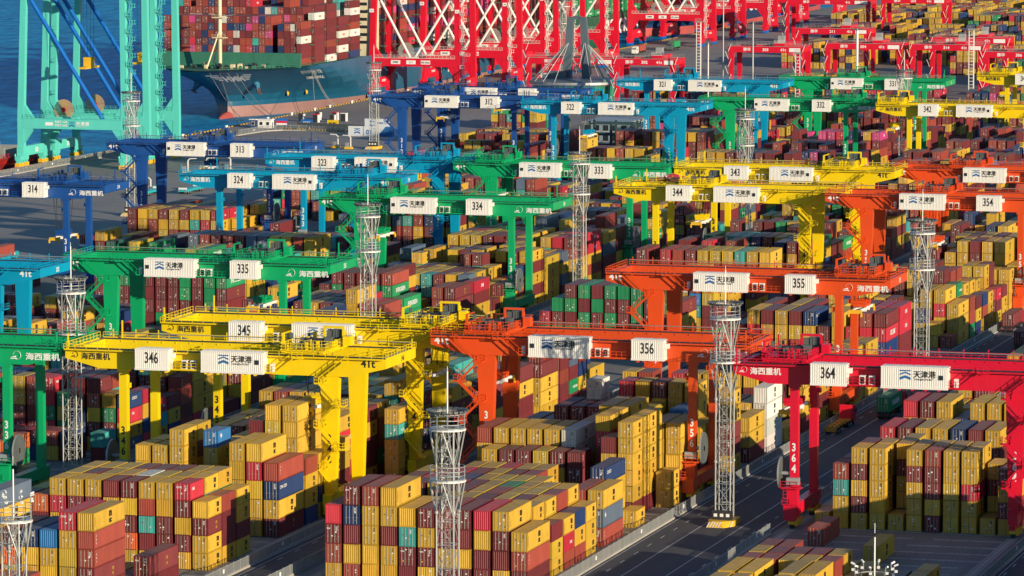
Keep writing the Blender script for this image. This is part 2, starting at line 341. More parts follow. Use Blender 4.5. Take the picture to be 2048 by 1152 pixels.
for a in ((-455, 1560, 6, 2, 'X', 1, 3), (-400, 1570, 10, 3, 'M', 2, 4), (-440, 1700, 9, 3, 'M', 2, 3), (-405, 1690, 8, 2, 'M', 2, 3), (-395, 1775, 12, 2, 'F', 2, 3), (-340, 1640, 10, 4, 'P', 2, 4), (-300, 1640, 12, 5, 'M', 3, 5), (-258, 1610, 12, 4, 'P', 3, 4),
          (-360, 1930, 12, 5, 'Y', 2, 4), (-400, 2000, 12, 8, 'Y', 3, 5), (-318, 1960, 12, 4, 'X', 3, 5), (-278, 1960, 12, 6, 'N', 3, 5), (-236, 1960, 12, 6, 'N', 3, 5),
          (-360, 2060, 12, 9, 'Y', 3, 5), (-318, 2060, 12, 9, 'F', 3, 5), (-440, 2200, 12, 16, 'Y', 3, 5), (-278, 2090, 12, 9, 'N', 3, 5), (-400, 2190, 12, 16, 'F', 3, 5), (-355, 2240, 24, 12, 'F', 3, 5), (-270, 2240, 24, 12, 'M', 3, 5),
          (-440, 1960, 12, 5, 'Y', 2, 4), (-440, 2045, 12, 10, 'Y', 3, 5), (-318, 1850, 12, 5, 'G', 3, 4), (-278, 1850, 12, 6, 'N', 3, 5), (-480, 2250, 12, 14, 'Y', 3, 4), (-236, 1850, 12, 6, 'S', 3, 5), (-220, 1560, 11, 2, 'M', 2, 4), (-179, 1600, 11, 4, 'F', 2, 4)):
    stackfield(*a, 99)
# containers on the three ships
def shipstack(xs, y, z, n, pal, h=2.75):
    for i, x in enumerate(xs):
        k = n[i] if isinstance(n, list) else n
        for t in range(k):
            CONT.append((x, y, z + t * h, 12.19, h - .03, R.choice(pal), 98, y, i, t, R.random() < .5))
HP = 'MMMMMMMMMMMrrrrrrrrrRRBBBWWPT'
xs18 = [-607.5 + 2.52 * i for i in range(21)]
shipstack(xs18, 1641, 21.2, [5] * 17 + [0] + [4, 4, 4], HP); shipstack([-555.4], 1641, 16.5, 6, 'MMMWrWM')
for j in range(1, 5):
    shipstack(xs18[:-1], 1641 + 14.6 * j, 18.5, [R.choice((7, 8)) if j < 4 else 8 for _ in range(20)], HP); shipstack([-554.9], 1641 + 14.6 * j, 16.5, [7, 7, 6, 8][j - 1], 'MMWBWMrM')
for j in range(6, 22):
    shipstack(xs18, 1650 + 14.8 * j, 17.5, [R.choice((8, 9, 9)) for _ in range(21)], 'MMMMrrrRRWBPM')
for j in range(13):
    shipstack([-607 + 2.52 * i for i in range(20)], 2025 + 14.2 * j, 16, R.choice((5, 6, 7)) if j < 10 else 4, 'GGGGGGGMrMB')
for j in range(14):
    shipstack([-607 + 2.52 * i for i in range(20)], 2270 + 14.2 * j, 16, 6, 'BBMMrWS')
# river feeder alongside the left pier
for j in range(5):
    for i in range(9):
        for t in range(4 if j else 5):
            CONT.append((-580 + 2.5 * i, 1290 + 13.4 * j, 3 + t * 2.6, 12.19, 2.58, R.choice('WSMMrWTS'), 98, j, i, t, False))

# ------------------------------------------------------------ container meshes
def cont_mesh(letter, L, h, corr):
    """ribbed steel box: corner posts, rails, corrugated sides and front end, roof pressings"""
    c = CC[letter]; v = []; f = []; uvs = []; cols = []
    dust = tuple(a * .68 + b * .24 for a, b in zip(c, (.34, .28, .20)))
    def quad(p, uv, cc=None):
        k = len(v); v.extend(p); f.append((k, k + 1, k + 2, k + 3)); uvs.extend(uv); cols.append(cc or c)
    Z0 = [(.14, .14)] * 4
    W_ = 2.44
    def box(x0, x1, y0, y1, z0, z1, cc=None):
        p = [(x0, y0, z0), (x1, y0, z0), (x1, y1, z0), (x0, y1, z0), (x0, y0, z1), (x1, y0, z1), (x1, y1, z1), (x0, y1, z1)]
        for q in ((0, 3, 2, 1), (4, 5, 6, 7), (0, 1, 5, 4), (1, 2, 6, 5), (2, 3, 7, 6), (3, 0, 4, 7)): quad([p[a] for a in q], Z0, cc)
    dk = tuple(a * .8 for a in c)
    for x in (0, W_ - .16):
        for y in (0, L - .16): box(x, x + .16, y, y + .16, 0, h, dk)
    for x in (0, W_ - .1):
        box(x, x + .1, .16, L - .16, 0, .17, dk); box(x, x + .1, .16, L - .16, h - .1, h - .002, dk)
    for y in (0.003, L - .1):
        box(.16, W_ - .16, y, y + .1, 0, .17, dk); box(.16, W_ - .16, y, y + .1, h - .12, h - .002, dk)
    def corrside(a, b, fn, flip):
        n = int((b - a) / .28); st = (b - a) / n; pts = []
        for i in range(n):
            t = a + i * st; pts += [(t, 0), (t + .07, 0), (t + .14, .045), (t + .21, .045)]
        pts.append((b, 0))
        for (t0, d0), (t1, d1) in zip(pts, pts[1:]):
            q = [fn(t0, d0, .17), fn(t1, d1, .17), fn(t1, d1, h - .1), fn(t0, d0, h - .1)]
            quad(q if not flip else q[::-1], Z0)
    corrside(.16, L - .16, lambda t, d, z: (W_ - .02 - d, t, z), False)
    corrside(.16, L - .16, lambda t, d, z: (.02 + d, t, z), True)
    corrside(.16, W_ - .16, lambda t, d, z: (t, L - .03 - d, z), True)
    if corr: corrside(.16, W_ - .16, lambda t, d, z: (t, .03 + d, z), False)
    quad([(.1, .1, h - .03), (W_ - .1, .1, h - .03), (W_ - .1, L - .1, h - .03), (.1, L - .1, h - .03)], [(.1, .1), (.1, .1), (.1, L), (.1, L)], dust)
    n = int(L / .62)
    for i in range(n):
        y = .35 + i * (L - .7) / n; box(.2, W_ - .2, y, y + .3, h - .032, h - .008, dust)
    me = bpy.data.meshes.new('shipping_container'); me.from_pydata(v, [], f); me.materials.append(CP_M)
    u = me.uv_layers.new(name='UV'); u.data.foreach_set('uv', [a for p in uvs for a in p])
    ca = me.color_attributes.new('Col', 'FLOAT_COLOR', 'CORNER'); ca.data.foreach_set('color', [a for cc in cols for _ in range(4) for a in (*cc, 1)])
    return me
def cpaint(letter):
    k = 'container_' + CN[letter].replace(' ', '_')
    return paint(k, CC[letter], .5, var=.14, dirta=.35, dirt=(.12, .075, .045))
def door_mesh(letter, h, variant):
    m = MB(); pm = cpaint(letter); rr = random.Random(variant)
    m.box(.17, 1.205, .02, .07, .18, h - .13, pm); m.box(1.235, 2.27, .02, .07, .18, h - .13, pm); m.box(1.205, 1.235, .035, .075, .18, h - .13, M_SEAM)
    for i in range(1, 5):
        z = .18 + (h - .31) * i / 5
        for x in (.2, 1.26): m.box(x, x + .98, .008, .021, z - .02, z + .02, pm)
    for x in (.42, .92, 1.50, 2.02):
        m.bar((x, -.02, .12), (x, -.02, h - .08), .055, M_ROD)
        m.box(x - .10, x + .14, -.05, -.01, 1.05, 1.10, M_ROD)
    for i in range(3 + rr.randint(0, 2)):
        x = rr.choice((.52, .98, 1.56, 1.7)); z = rr.uniform(.5, h - .5); s = rr.uniform(.10, .22); m.box(x, x + s, .006, .019, z, z + s, rr.choice((M_WL, M_WL, M_ORMK, M_GREY, M_WL)))
    lc = M_WL if letter not in 'YW' else M_BLK
    for i in range(5): m.box(1.62, 1.62 + rr.uniform(.2, .36), .006, .018, h - .42 - i * .13, h - .36 - i * .13, lc)
    if letter in 'MR' and variant % 2 == 0: m.text('tex' if letter == 'M' else 'ONE', .42, M_WL, (.26, -.055, h - .75), (1, 0, 0), (0, 0, 1), .015, align='l')
    return m
def msc(m, x, y, z0, h, s):
    dx = 0.012
    m.text('m', 1.45 * s, M_BLK, (x + dx, y, z0 + h * .50), (0, 1, 0), (0, 0, 1), .045, 1.0)
    m.text('sc', 1.12 * s, M_BLK, (x + dx, y, z0 + h * .50 - .86 * s), (0, 1, 0), (0, 0, 1), .045, 1.0)
def letter_mesh(letter, L, h, variant):
    m = MB(); X = 2.44 + .012; uy = (0, 1, 0); uz = (0, 0, 1)
    if letter == 'Y':
        msc(m, 2.44, L * (.53 if L > 8 else .72), 0, h, 1.05 if L > 8 else .95)
        m.box(X - .005, X, .45, .52, .6, h - .6, M_BLK)
    elif letter == 'G': m.text('EVERGREEN', 1.25 if L > 8 else .62, M_WL, (X, L * .5, h * .34), uy, uz, .03)
    elif letter == 'R' and L > 8 and variant % 2: m.text('CK LINE', 1.3, M_WL, (X, L * .55, h * .34), uy, uz, .04)
    elif letter == 'R': m.text('ONE', .75 if L > 8 else .55, M_WL, (X, 1.4, h * .56), uy, uz, .04)
    elif letter == 'B': m.text('CMA CGM' if variant % 2 else 'COSCO', .7, M_WL, (X, 2.2, h * .58), uy, uz, .02)
    elif letter in 'M':
        if variant % 3 == 0: m.text('m', .9, paint('gold_lettering', (.45, .3, .04), var=.05), (X, L * .6, h * .52), uy, uz, .04); m.text('sc', .75, MATS['gold_lettering'], (X, L * .6, h * .26), uy, uz, .04)
        else:
            for i, q in enumerate('TEX' if L > 8 else 'KT'): m.text(q, .5, M_WL, (X, .75, h - .85 - i * .55), uy, uz, .02)
    elif letter in 'rO':
        for i, q in enumerate('UES' if variant % 2 else 'CAI'): m.text(q, .42, M_WL, (X, .8, h - .85 - i * .52), uy, uz, .02)
    elif letter == 'T': m.text('HYUNDAI', .7 if L > 8 else .5, M_WL, (X, 2.4, h * .5), uy, uz, .02)
    elif letter == 'W' and L > 8: msc(m, 2.44, L * .52, 0, h, 1.05)
    elif letter == 'P': m.text('ONE', 1.35, M_WL, (X, L * .72, h * .3), uy, uz, .04)
    elif letter in 'Sb': m.text('dp', .9, M_WL, (X, 1.5, h * .5), uy, uz, .03)
    return m
# which containers show, and how large: rays through the picture
bv = []; bf = []
for (x, y, z, L, h, *_r) in CONT:
    k = len(bv); bv += [(x, y, z), (x + 2.44, y, z), (x + 2.44, y + L, z), (x, y + L, z), (x, y, z + h), (x + 2.44, y, z + h), (x + 2.44, y + L, z + h), (x, y + L, z + h)]
    bf += [(k, k + 1, k + 5, k + 4), (k + 1, k + 2, k + 6, k + 5), (k + 4, k + 5, k + 6, k + 7), (k + 3, k, k + 4, k + 7), (k + 2, k + 3, k + 7, k + 6)]
bvh = BVHTree.FromPolygons(bv, bf)
hits = {}; side = {}
for iy in range(2, 1152, 5):
    for ix in range(2, 2048, 5):
        d = (FW * F + RT * (ix - 1024) - UP * (iy - 576)).normalized()
        loc, no, idx, dist = bvh.ray_cast(CP, d, 4000)
        if idx is not None:
            hits[idx // 5] = hits.get(idx // 5, 0) + 1
            if idx % 5 == 1: side[idx // 5] = side.get(idx // 5, 0) + 1
ships = [i for i, c in enumerate(CONT) if c[6] == 98]
order = sorted((i for i in hits if CONT[i][6] not in (98, 99)), key=lambda i: -hits[i])[:300]
IND = set(order)
ORD = ['lowest', 'second', 'third', 'fourth', 'fifth', 'sixth', 'seventh', 'eighth']
NTH = ['first', 'second', 'third', 'fourth', 'fifth', 'sixth', 'seventh', 'eighth', 'ninth', 'tenth', 'eleventh', 'twelfth', 'thirteenth', 'fourteenth', 'fifteenth', 'sixteenth', 'seventeenth', 'eighteenth', 'nineteenth', 'twentieth']
CRY = {346: 694, 345: 735, 344: 1028, 343: 1088, 342: 1331, 341: 1490, 336: 695, 335: 834, 334: 980, 333: 1085, 332: 1342, 331: 1451, 325: 812, 324: 1034, 323: 1090, 322: 1312, 321: 1428,
       364: 705, 356: 728.5, 355: 837, 354: 1021, 353: 1099, 314: 996, 313: 1126, 312: 1329, 311: 1370}
def where(b, y):
    ys = sorted({q[0] for q in BAYS[b]})
    base = [(abs(y - cy), n, cy) for n, cy in CRY.items() if n // 10 == b] or [(abs(y - cy), n, cy) for n, cy in CRY.items() if n // 10 == 36]
    _, n, cy = min(base)
    if y < cy: k = sum(1 for q in ys if y < q < cy); w = 'nearer than'
    else: k = sum(1 for q in ys if cy <= q < y); w = 'beyond'
    return f"{NTH[min(k, 19)]} bay {w} {CRCOL[n // 10]} crane {n}"
MC = {}
def shared(kind, *a):
    k = (kind, *a)
    if k not in MC:
        if kind == 'body': MC[k] = cont_mesh(*a)
        elif kind == 'door': MC[k] = door_mesh(*a).mesh('door')
        else:
            q = letter_mesh(*a); MC[k] = q.mesh('lettering') if q.f else None
    return MC[k]
used_lab = set()
for i in sorted(IND):
    x, y, z, L, h, ch, b, by, r, t, corr = CONT[i]
    o = bpy.data.objects.new('shipping_container', shared('body', ch, L, round(h, 2), corr)); COL.objects.link(o); o.location = (x, y, z)
    if b == 99: lab = f"{CN[ch]} container, {ORD[t]} tier, {NTH[r]} stack from left, far yard beyond the cranes, stack {round(by)}"
    else:
        blk = '' if b != 37 else ' rightmost block,'
        lab = f"{CN[ch]} container, {ORD[t]} tier, {NTH[r]} stack from left,{blk} {where(b, by)}"
    if len(lab.split()) > 16: lab = lab.replace(' rightmost block,', '')
    tag(o, lab, 'shipping container', 'containers stacked in the blocks under the gantry cranes')
    var = i % 4
    if not corr:
        d = bpy.data.objects.new('door', shared('door', ch, round(h, 2), var)); COL.objects.link(d); d.parent = o
    lm = shared('lettering', ch, L, round(h, 2), var)
    if lm and hits[i] >= 6:
        d = bpy.data.objects.new('lettering', lm); COL.objects.link(d); d.parent = o
# all the others as one mesh
def rest_mesh():
    v = []; f = []; uv = []; col = []; mi = []; mats = [CP_M, M_BLK, M_WL, M_SEAM, M_ROD]
    for i, (x, y, z, L, h, ch, b, by, r, t, corr) in enumerate(CONT):
        if i in IND: continue
        far = y > 1150 or b in (98, 99)
        cv = R.uniform(.82, 1.14); c = tuple(a * cv * R.uniform(.93, 1.07) for a in CC[ch]); dust = tuple(a * .68 + q * .24 for a, q in zip(c, (.34, .28, .20)))
        k = len(v); x1 = x + 2.42; y1 = y + L
        v += [(x, y, z), (x1, y, z), (x1, y1, z), (x, y1, z), (x, y, z + h), (x1, y, z + h), (x1, y1, z + h), (x, y1, z + h)]
        for q, cc, w, hh in (((0, 1, 5, 4), c, 2.42, h), ((1, 2, 6, 5), c, L, h), ((4, 5, 6, 7), dust, 0, 0), ((3, 0, 4, 7), c, L, h), ((2, 3, 7, 6), c, 2.42, h)):
            f.append(tuple(k + a for a in q)); mi.append(0); uv += [0, 0, w, 0, w, hh, 0, hh]; col.append(cc)
        vis = hits.get(i, 0)
        if vis >= 1 and not far or vis >= 2:
            def q4(p, m, cc=(.5, .5, .5)):
                kk = len(v); v.extend(p); f.append((kk, kk + 1, kk + 2, kk + 3)); mi.append(m); uv.extend([0] * 8); col.append(cc)
            def fr(a, b_, z0, z1, m, cc=(.5, .5, .5), e=.012): q4([(x + a, y - e, z + z0), (x + b_, y - e, z + z0), (x + b_, y - e, z + z1), (x + a, y - e, z + z1)], m, cc)
            if not corr:
                fr(1.17, 1.23, .15, h - .12, 3)
                for a in (.42, .92, 1.50, 2.0): fr(a, a + .05, .12, h - .1, 4, e=.03)
                for _ in range(4):
                    a = R.choice((.5, .6, 1.0, 1.6, 1.75)); zz = R.uniform(.5, h - .5); s = R.uniform(.12, .24); fr(a, a + s, zz, zz + s, R.choice((2, 2, 4)), e=.02)
            fr(0, 2.42, 0, .09, 3, e=.008); fr(0, .07, 0, h, 0, tuple(a * .6 for a in c), .01); fr(2.35, 2.42, 0, h, 0, tuple(a * .6 for a in c), .01)
            if side.get(i, 0) >= 1 and ch in 'YWGRPb' or (b == 98 and ch in 'WR' and side.get(i, 0) >= 1):
                mm = MB()
                if ch in 'Y' or (ch == 'W' and b != 98): msc(mm, 0, 0, 0, h, .95)
                else: mm.text({'G': 'EVERGREEN', 'R': 'ONE', 'P': 'ONE', 'W': 'HMM', 'b': 'dp'}[ch], 1.0 if L > 8 else .6, M_WL, (0, 0, h * .35), (0, 1, 0), (0, 0, 1), .03)
                red = ch == 'W' and b == 98
                kk = len(v); v.extend([(x + 2.435 + p[0], y + L * (.53 if L > 8 else .68) + p[1], z + p[2]) for p in mm.v])
                for ff in mm.f:
                    f.append(tuple(kk + a for a in ff)); mi.append(0 if red else (1 if ch in 'YW' else 2)); uv.extend([0, 0] * len(ff)); col.append((.6, .02, .02) if red else (.5, .5, .5))
    me = bpy.data.meshes.new('distant_containers'); me.from_pydata(v, [], f)
    for m in mats: me.materials.append(m)
    me.polygons.foreach_set('material_index', mi)
    u = me.uv_layers.new(name='UV'); u.data.foreach_set('uv', uv)
    ca = me.color_attributes.new('Col', 'FLOAT_COLOR', 'CORNER'); ca.data.foreach_set('color', [a for ff, cc in zip(f, col) for _ in ff for a in (*cc, 1)])
    return me
_o = bpy.data.objects.new('distant_containers', rest_mesh()); COL.objects.link(_o)
tag(_o, 'mass of stacked shipping containers filling the rest of the yard and the ships', 'containers', 'containers in the rest of the yard', 'stuff')
print('containers', len(CONT), 'visible', len(hits), 'min hits of individuals', min(hits[i] for i in order))

# ------------------------------------------------------------ ground, water, roads
def structure(mb, name):
    o = mb.build(name); o['kind'] = 'structure'; return o
def ground_mat(name, c1, c2, sc=.02, stripes=0.):
    m = bpy.data.materials.new(name); n, l, b = nodes(m)
    geo = n.new('ShaderNodeNewGeometry'); no = n.new('ShaderNodeTexNoise'); no.inputs['Scale'].default_value = sc; no.inputs['Detail'].default_value = 10; no.inputs['Roughness'].default_value = .7
    mp = n.new('ShaderNodeMapping'); mp.inputs['Scale'].default_value = (1, .25, 1); l.new(geo.outputs['Position'], mp.inputs[0]); l.new(mp.outputs[0], no.inputs[0])
    n2 = n.new('ShaderNodeTexNoise'); n2.inputs['Scale'].default_value = sc * 22; n2.inputs['Detail'].default_value = 6; l.new(geo.outputs['Position'], n2.inputs[0])
    ad = n.new('ShaderNodeMath'); ad.operation = 'MULTIPLY_ADD'; ad.inputs[1].default_value = .35; l.new(n2.outputs[0], ad.inputs[0]); l.new(no.outputs[0], ad.inputs[2])
    cr = n.new('ShaderNodeValToRGB'); cr.color_ramp.elements[0].position = .5; cr.color_ramp.elements[1].position = .85; cr.color_ramp.elements[0].color = (*c1, 1); cr.color_ramp.elements[1].color = (*c2, 1)
    l.new(ad.outputs[0], cr.inputs[0]); l.new(cr.outputs[0], b.inputs['Base Color']); b.inputs['Roughness'].default_value = .85
    return m
G_YARD = ground_mat('yard_concrete', (.13, .125, .115), (.23, .215, .19)); G_ROAD = ground_mat('asphalt', (.036, .043, .054), (.078, .082, .088))
G_PAD = ground_mat('pad_gravel', (.16, .145, .125), (.27, .245, .205), .05); G_QUAY = ground_mat('quay_concrete', (.20, .19, .175), (.31, .29, .265))
g = MB(); g.box(-548, 2500, 200, 9000, -6, 0, G_YARD); structure(g, 'ground')
g = MB(); g.face([(-7000, -800, -3.2), (-548.2, -800, -3.2), (-548.2, 9000, -3.2), (-7000, 9000, -3.2)], None)
wm = bpy.data.materials.new('sea_water'); n, l, b = nodes(wm)
b.inputs['Roughness'].default_value = .45; b.inputs['IOR'].default_value = 1.33; b.inputs['Specular IOR Level'].default_value = .12
geo = n.new('ShaderNodeNewGeometry'); mp = n.new('ShaderNodeMapping'); mp.inputs['Scale'].default_value = (.16, .055, 1); mp.inputs['Rotation'].default_value = (0, 0, rad(-16)); l.new(geo.outputs['Position'], mp.inputs[0])
no = n.new('ShaderNodeTexNoise'); no.inputs['Scale'].default_value = 1.; no.inputs['Detail'].default_value = 7; no.inputs['Roughness'].default_value = .68; l.new(mp.outputs[0], no.inputs[0])
bp = n.new('ShaderNodeBump'); bp.inputs['Distance'].default_value = 1.9; l.new(no.outputs[0], bp.inputs['Height']); l.new(bp.outputs[0], b.inputs['Normal'])
cr = n.new('ShaderNodeValToRGB'); cr.color_ramp.elements[0].position = .35; cr.color_ramp.elements[1].position = .72; cr.color_ramp.elements[0].color = (.0, .12, .30, 1); cr.color_ramp.elements[1].color = (.02, .42, .75, 1); l.new(no.outputs[0], cr.inputs[0]); l.new(cr.outputs[0], b.inputs['Base Color'])
g.mats = [wm]; g.m = [0]; structure(g, 'sea')
# quay apron
g = MB(); g.box(-547.9, -432, 900, 2700, -.5, .006, G_QUAY); structure(g, 'quay_apron')
def strip(mb, fx, w, y0, y1, z, m, step=60):
    y = y0
    while y < y1 - .01:
        ye = min(y + step, y1); a = fx(y); c = fx(ye)
        mb.face([(a - w / 2, y, z), (a + w / 2, y, z), (c + w / 2, ye, z), (c - w / 2, ye, z)], m); y = ye
def mid(b1, o1, b2, o2): return lambda y: ((rail(b1, y) + o1) + (rail(b2, y) + o2)) / 2
rd = MB(); mk = MB(); M_MARK = paint('road_paint', (.62, .62, .58), .7, var=.25, dirta=.5)
ROADS = [((35, 1.9), (36, -1.9), 560, 1600, True), ((33, 1.9), (34, -1.9), 620, 1600, True), ((31, 1.9), (32, -1.9), 900, 1500, False),
         ((34, 38.9), (35, -39.2), 540, 1600, False), ((32, 38.9), (33, -39.2), 700, 1600, False), ((36, 38.4), (37, -38.7), 540, 1500, False)]
for (b1, o1), (b2, o2), y0, y1, wide in ROADS:
    y = y0
    while y < y1:
        a0, a1, c0, c1 = rail(b1, y) + o1, rail(b2, y) + o2, rail(b1, y + 60) + o1, rail(b2, y + 60) + o2
        rd.face([(a0, y, .008), (a1, y, .008), (c1, y + 60, .008), (c0, y + 60, .008)], G_ROAD); y += 60
    lf = lambda y, b1=b1, o1=o1: rail(b1, y) + o1; rf = lambda y, b2=b2, o2=o2: rail(b2, y) + o2; mf = lambda y: (lf(y) + rf(y)) / 2
    for off in (1.0,): strip(mk, lambda y: lf(y) + off, .14, y0, y1, .013, M_MARK); strip(mk, lambda y: rf(y) - off, .14, y0, y1, .013, M_MARK)
    if wide:
        for o_ in (-3.1, 3.3): strip(mk, lambda y: mf(y) + o_, .17, y0, y1, .013, M_MARK)
    dl = (-6.3, 6.4) if wide else (-2.2, 2.2)
    y = y0
    while y < y1:
        for o_ in dl: strip(mk, lambda q: mf(q) + o_, .17, y, y + 2.6, .013, M_MARK)
        y += 8.2
structure(rd, 'road'); structure(mk, 'road_markings')
pd = MB()
for b in (31, 32, 33, 34, 35, 36, 37):
    s0 = 1.5 if TYPE[b] == 'B' else -33.2
    y = 560 if b > 33 else 800
    while y < 1560:
        a, c = rail(b, y) + s0, rail(b, y + 40) + s0
        pd.face([(a, y, .008), (a + 31.7, y, .008), (c + 31.7, y + 40, .008), (c, y + 40, .008)], G_PAD); y += 40
structure(pd, 'stacking_pads')
sl_ = MB(); G_SL = ground_mat('sleeper_concrete', (.30, .28, .24), (.46, .43, .37), .2)
for b, ya, yb in ((36, 560, 760), (35, 560, 760), (34, 580, 720), (33, 690, 760), (36, 880, 960)):
    y = ya
    while y < yb:
        for r in range(11):
            x = rowx(b, y, r)
            if (r + int(y)) % 7: sl_.box(x - .2, x + 2.55, y - .7, y + .3, .0, .019, G_SL)
        y += 6.45
structure(sl_, 'stacking_sleepers')

# ------------------------------------------------------------ gantry cranes
CRP = {'dark blue': (.010, .075, .30), 'sky blue': (.0, .30, .52), 'green': (.002, .36, .13), 'yellow': (.82, .60, .003), 'orange': (.68, .075, .012), 'red': (.64, .006, .035)}
def crpaint(c): return paint('crane_' + c.replace(' ', '_'), CRP[c], .38, var=.10, scale=.25, dirta=.12)
M_BOX = paint('cabin_white', (.76, .75, .70), .5, var=.05, dirta=.06)
GT, GB = 25.9, 22.9      # girder top / bottom
SEP = 14.4
def hzmark(m, x, y, z, s, mat):
    pts = []
    for i in range(15):
        a = math.pi * (.95 - 1.55 * i / 14); pts.append((math.cos(a) * .55, math.sin(a) * .55 + .55))
    for i, (a, b) in enumerate(zip(pts, pts[1:])):
        w0 = .10 + .10 * i / 14
        m.bar((x + s * (a[0] + .9), y, z + s * a[1]), (x + s * (b[0] + .9), y, z + s * b[1]), w0 * s * 1.4, mat, .02)
    m.face([(x, y - .01, z + .05 * s), (x + .95 * s, y - .01, z + .05 * s), (x + .95 * s, y - .01, z + .16 * s), (x, y - .01, z + .16 * s)], mat)
    m.face([(x, y - .01, z + .25 * s), (x + .8 * s, y - .01, z + .25 * s), (x + .8 * s, y - .01, z + .5 * s), (x + .3 * s, y - .01, z + .36 * s)], mat)
def portmark(m, x, y, z, s, mat):
    m.face([(x, y, z + .86 * s), (x + s, y, z + .86 * s), (x + s, y, z + .97 * s), (x, y, z + .97 * s)], mat)
    for zo, th in ((.55, .13), (.12, .24)):
        for sg in (0, 1):
            xa, xb = (x, x + s / 2) if not sg else (x + s, x + s / 2)
            p = [(xa, y, z + zo * s - .05 * s), (xb, y, z + zo * s + .14 * s), (xb, y, z + (zo + th) * s + .14 * s), (xa, y, z + (zo + th) * s - .05 * s)]
            m.face(p if not sg else p[::-1], mat)
def cabin(x0, x1, z0, z1, depth, pm, kind, txt, M):
    """white ribbed housing hung on the outer face of the front girder, front face at y=0"""
    m = MB(); yb = depth
    n = int((x1 - x0) / .34); st = (x1 - x0) / n
    for i in range(n):
        a = x0 + i * st; pts = [(a, 0), (a + st * .5, 0), (a + st * .62, .05), (a + st * .88, .05), (a + st, 0)]
        for (p, d0), (q, d1) in zip(pts, pts[1:]): m.face([(p, d0, z0 + .35), (q, d1, z0 + .35), (q, d1, z1 - .12), (p, d0, z1 - .12)], M_BOX)
    m.box(x0 + .002, x1 - .002, .06, yb, z0 + .3, z1 - .1, M_BOX)
    m.box(x0 - .05, x1 + .05, -.04, yb, z0, z0 + .35, M_BOX); m.box(x0 - .05, x1 + .05, -.06, yb, z1 - .14, z1, M_BOX)
    k = int((x1 - x0) / .42)
    for i in range(k):
        a = x0 + .1 + i * (x1 - x0 - .2) / k; m.box(a, a + .2, 0, yb, z1, z1 + .05, M_BOX)
    return m
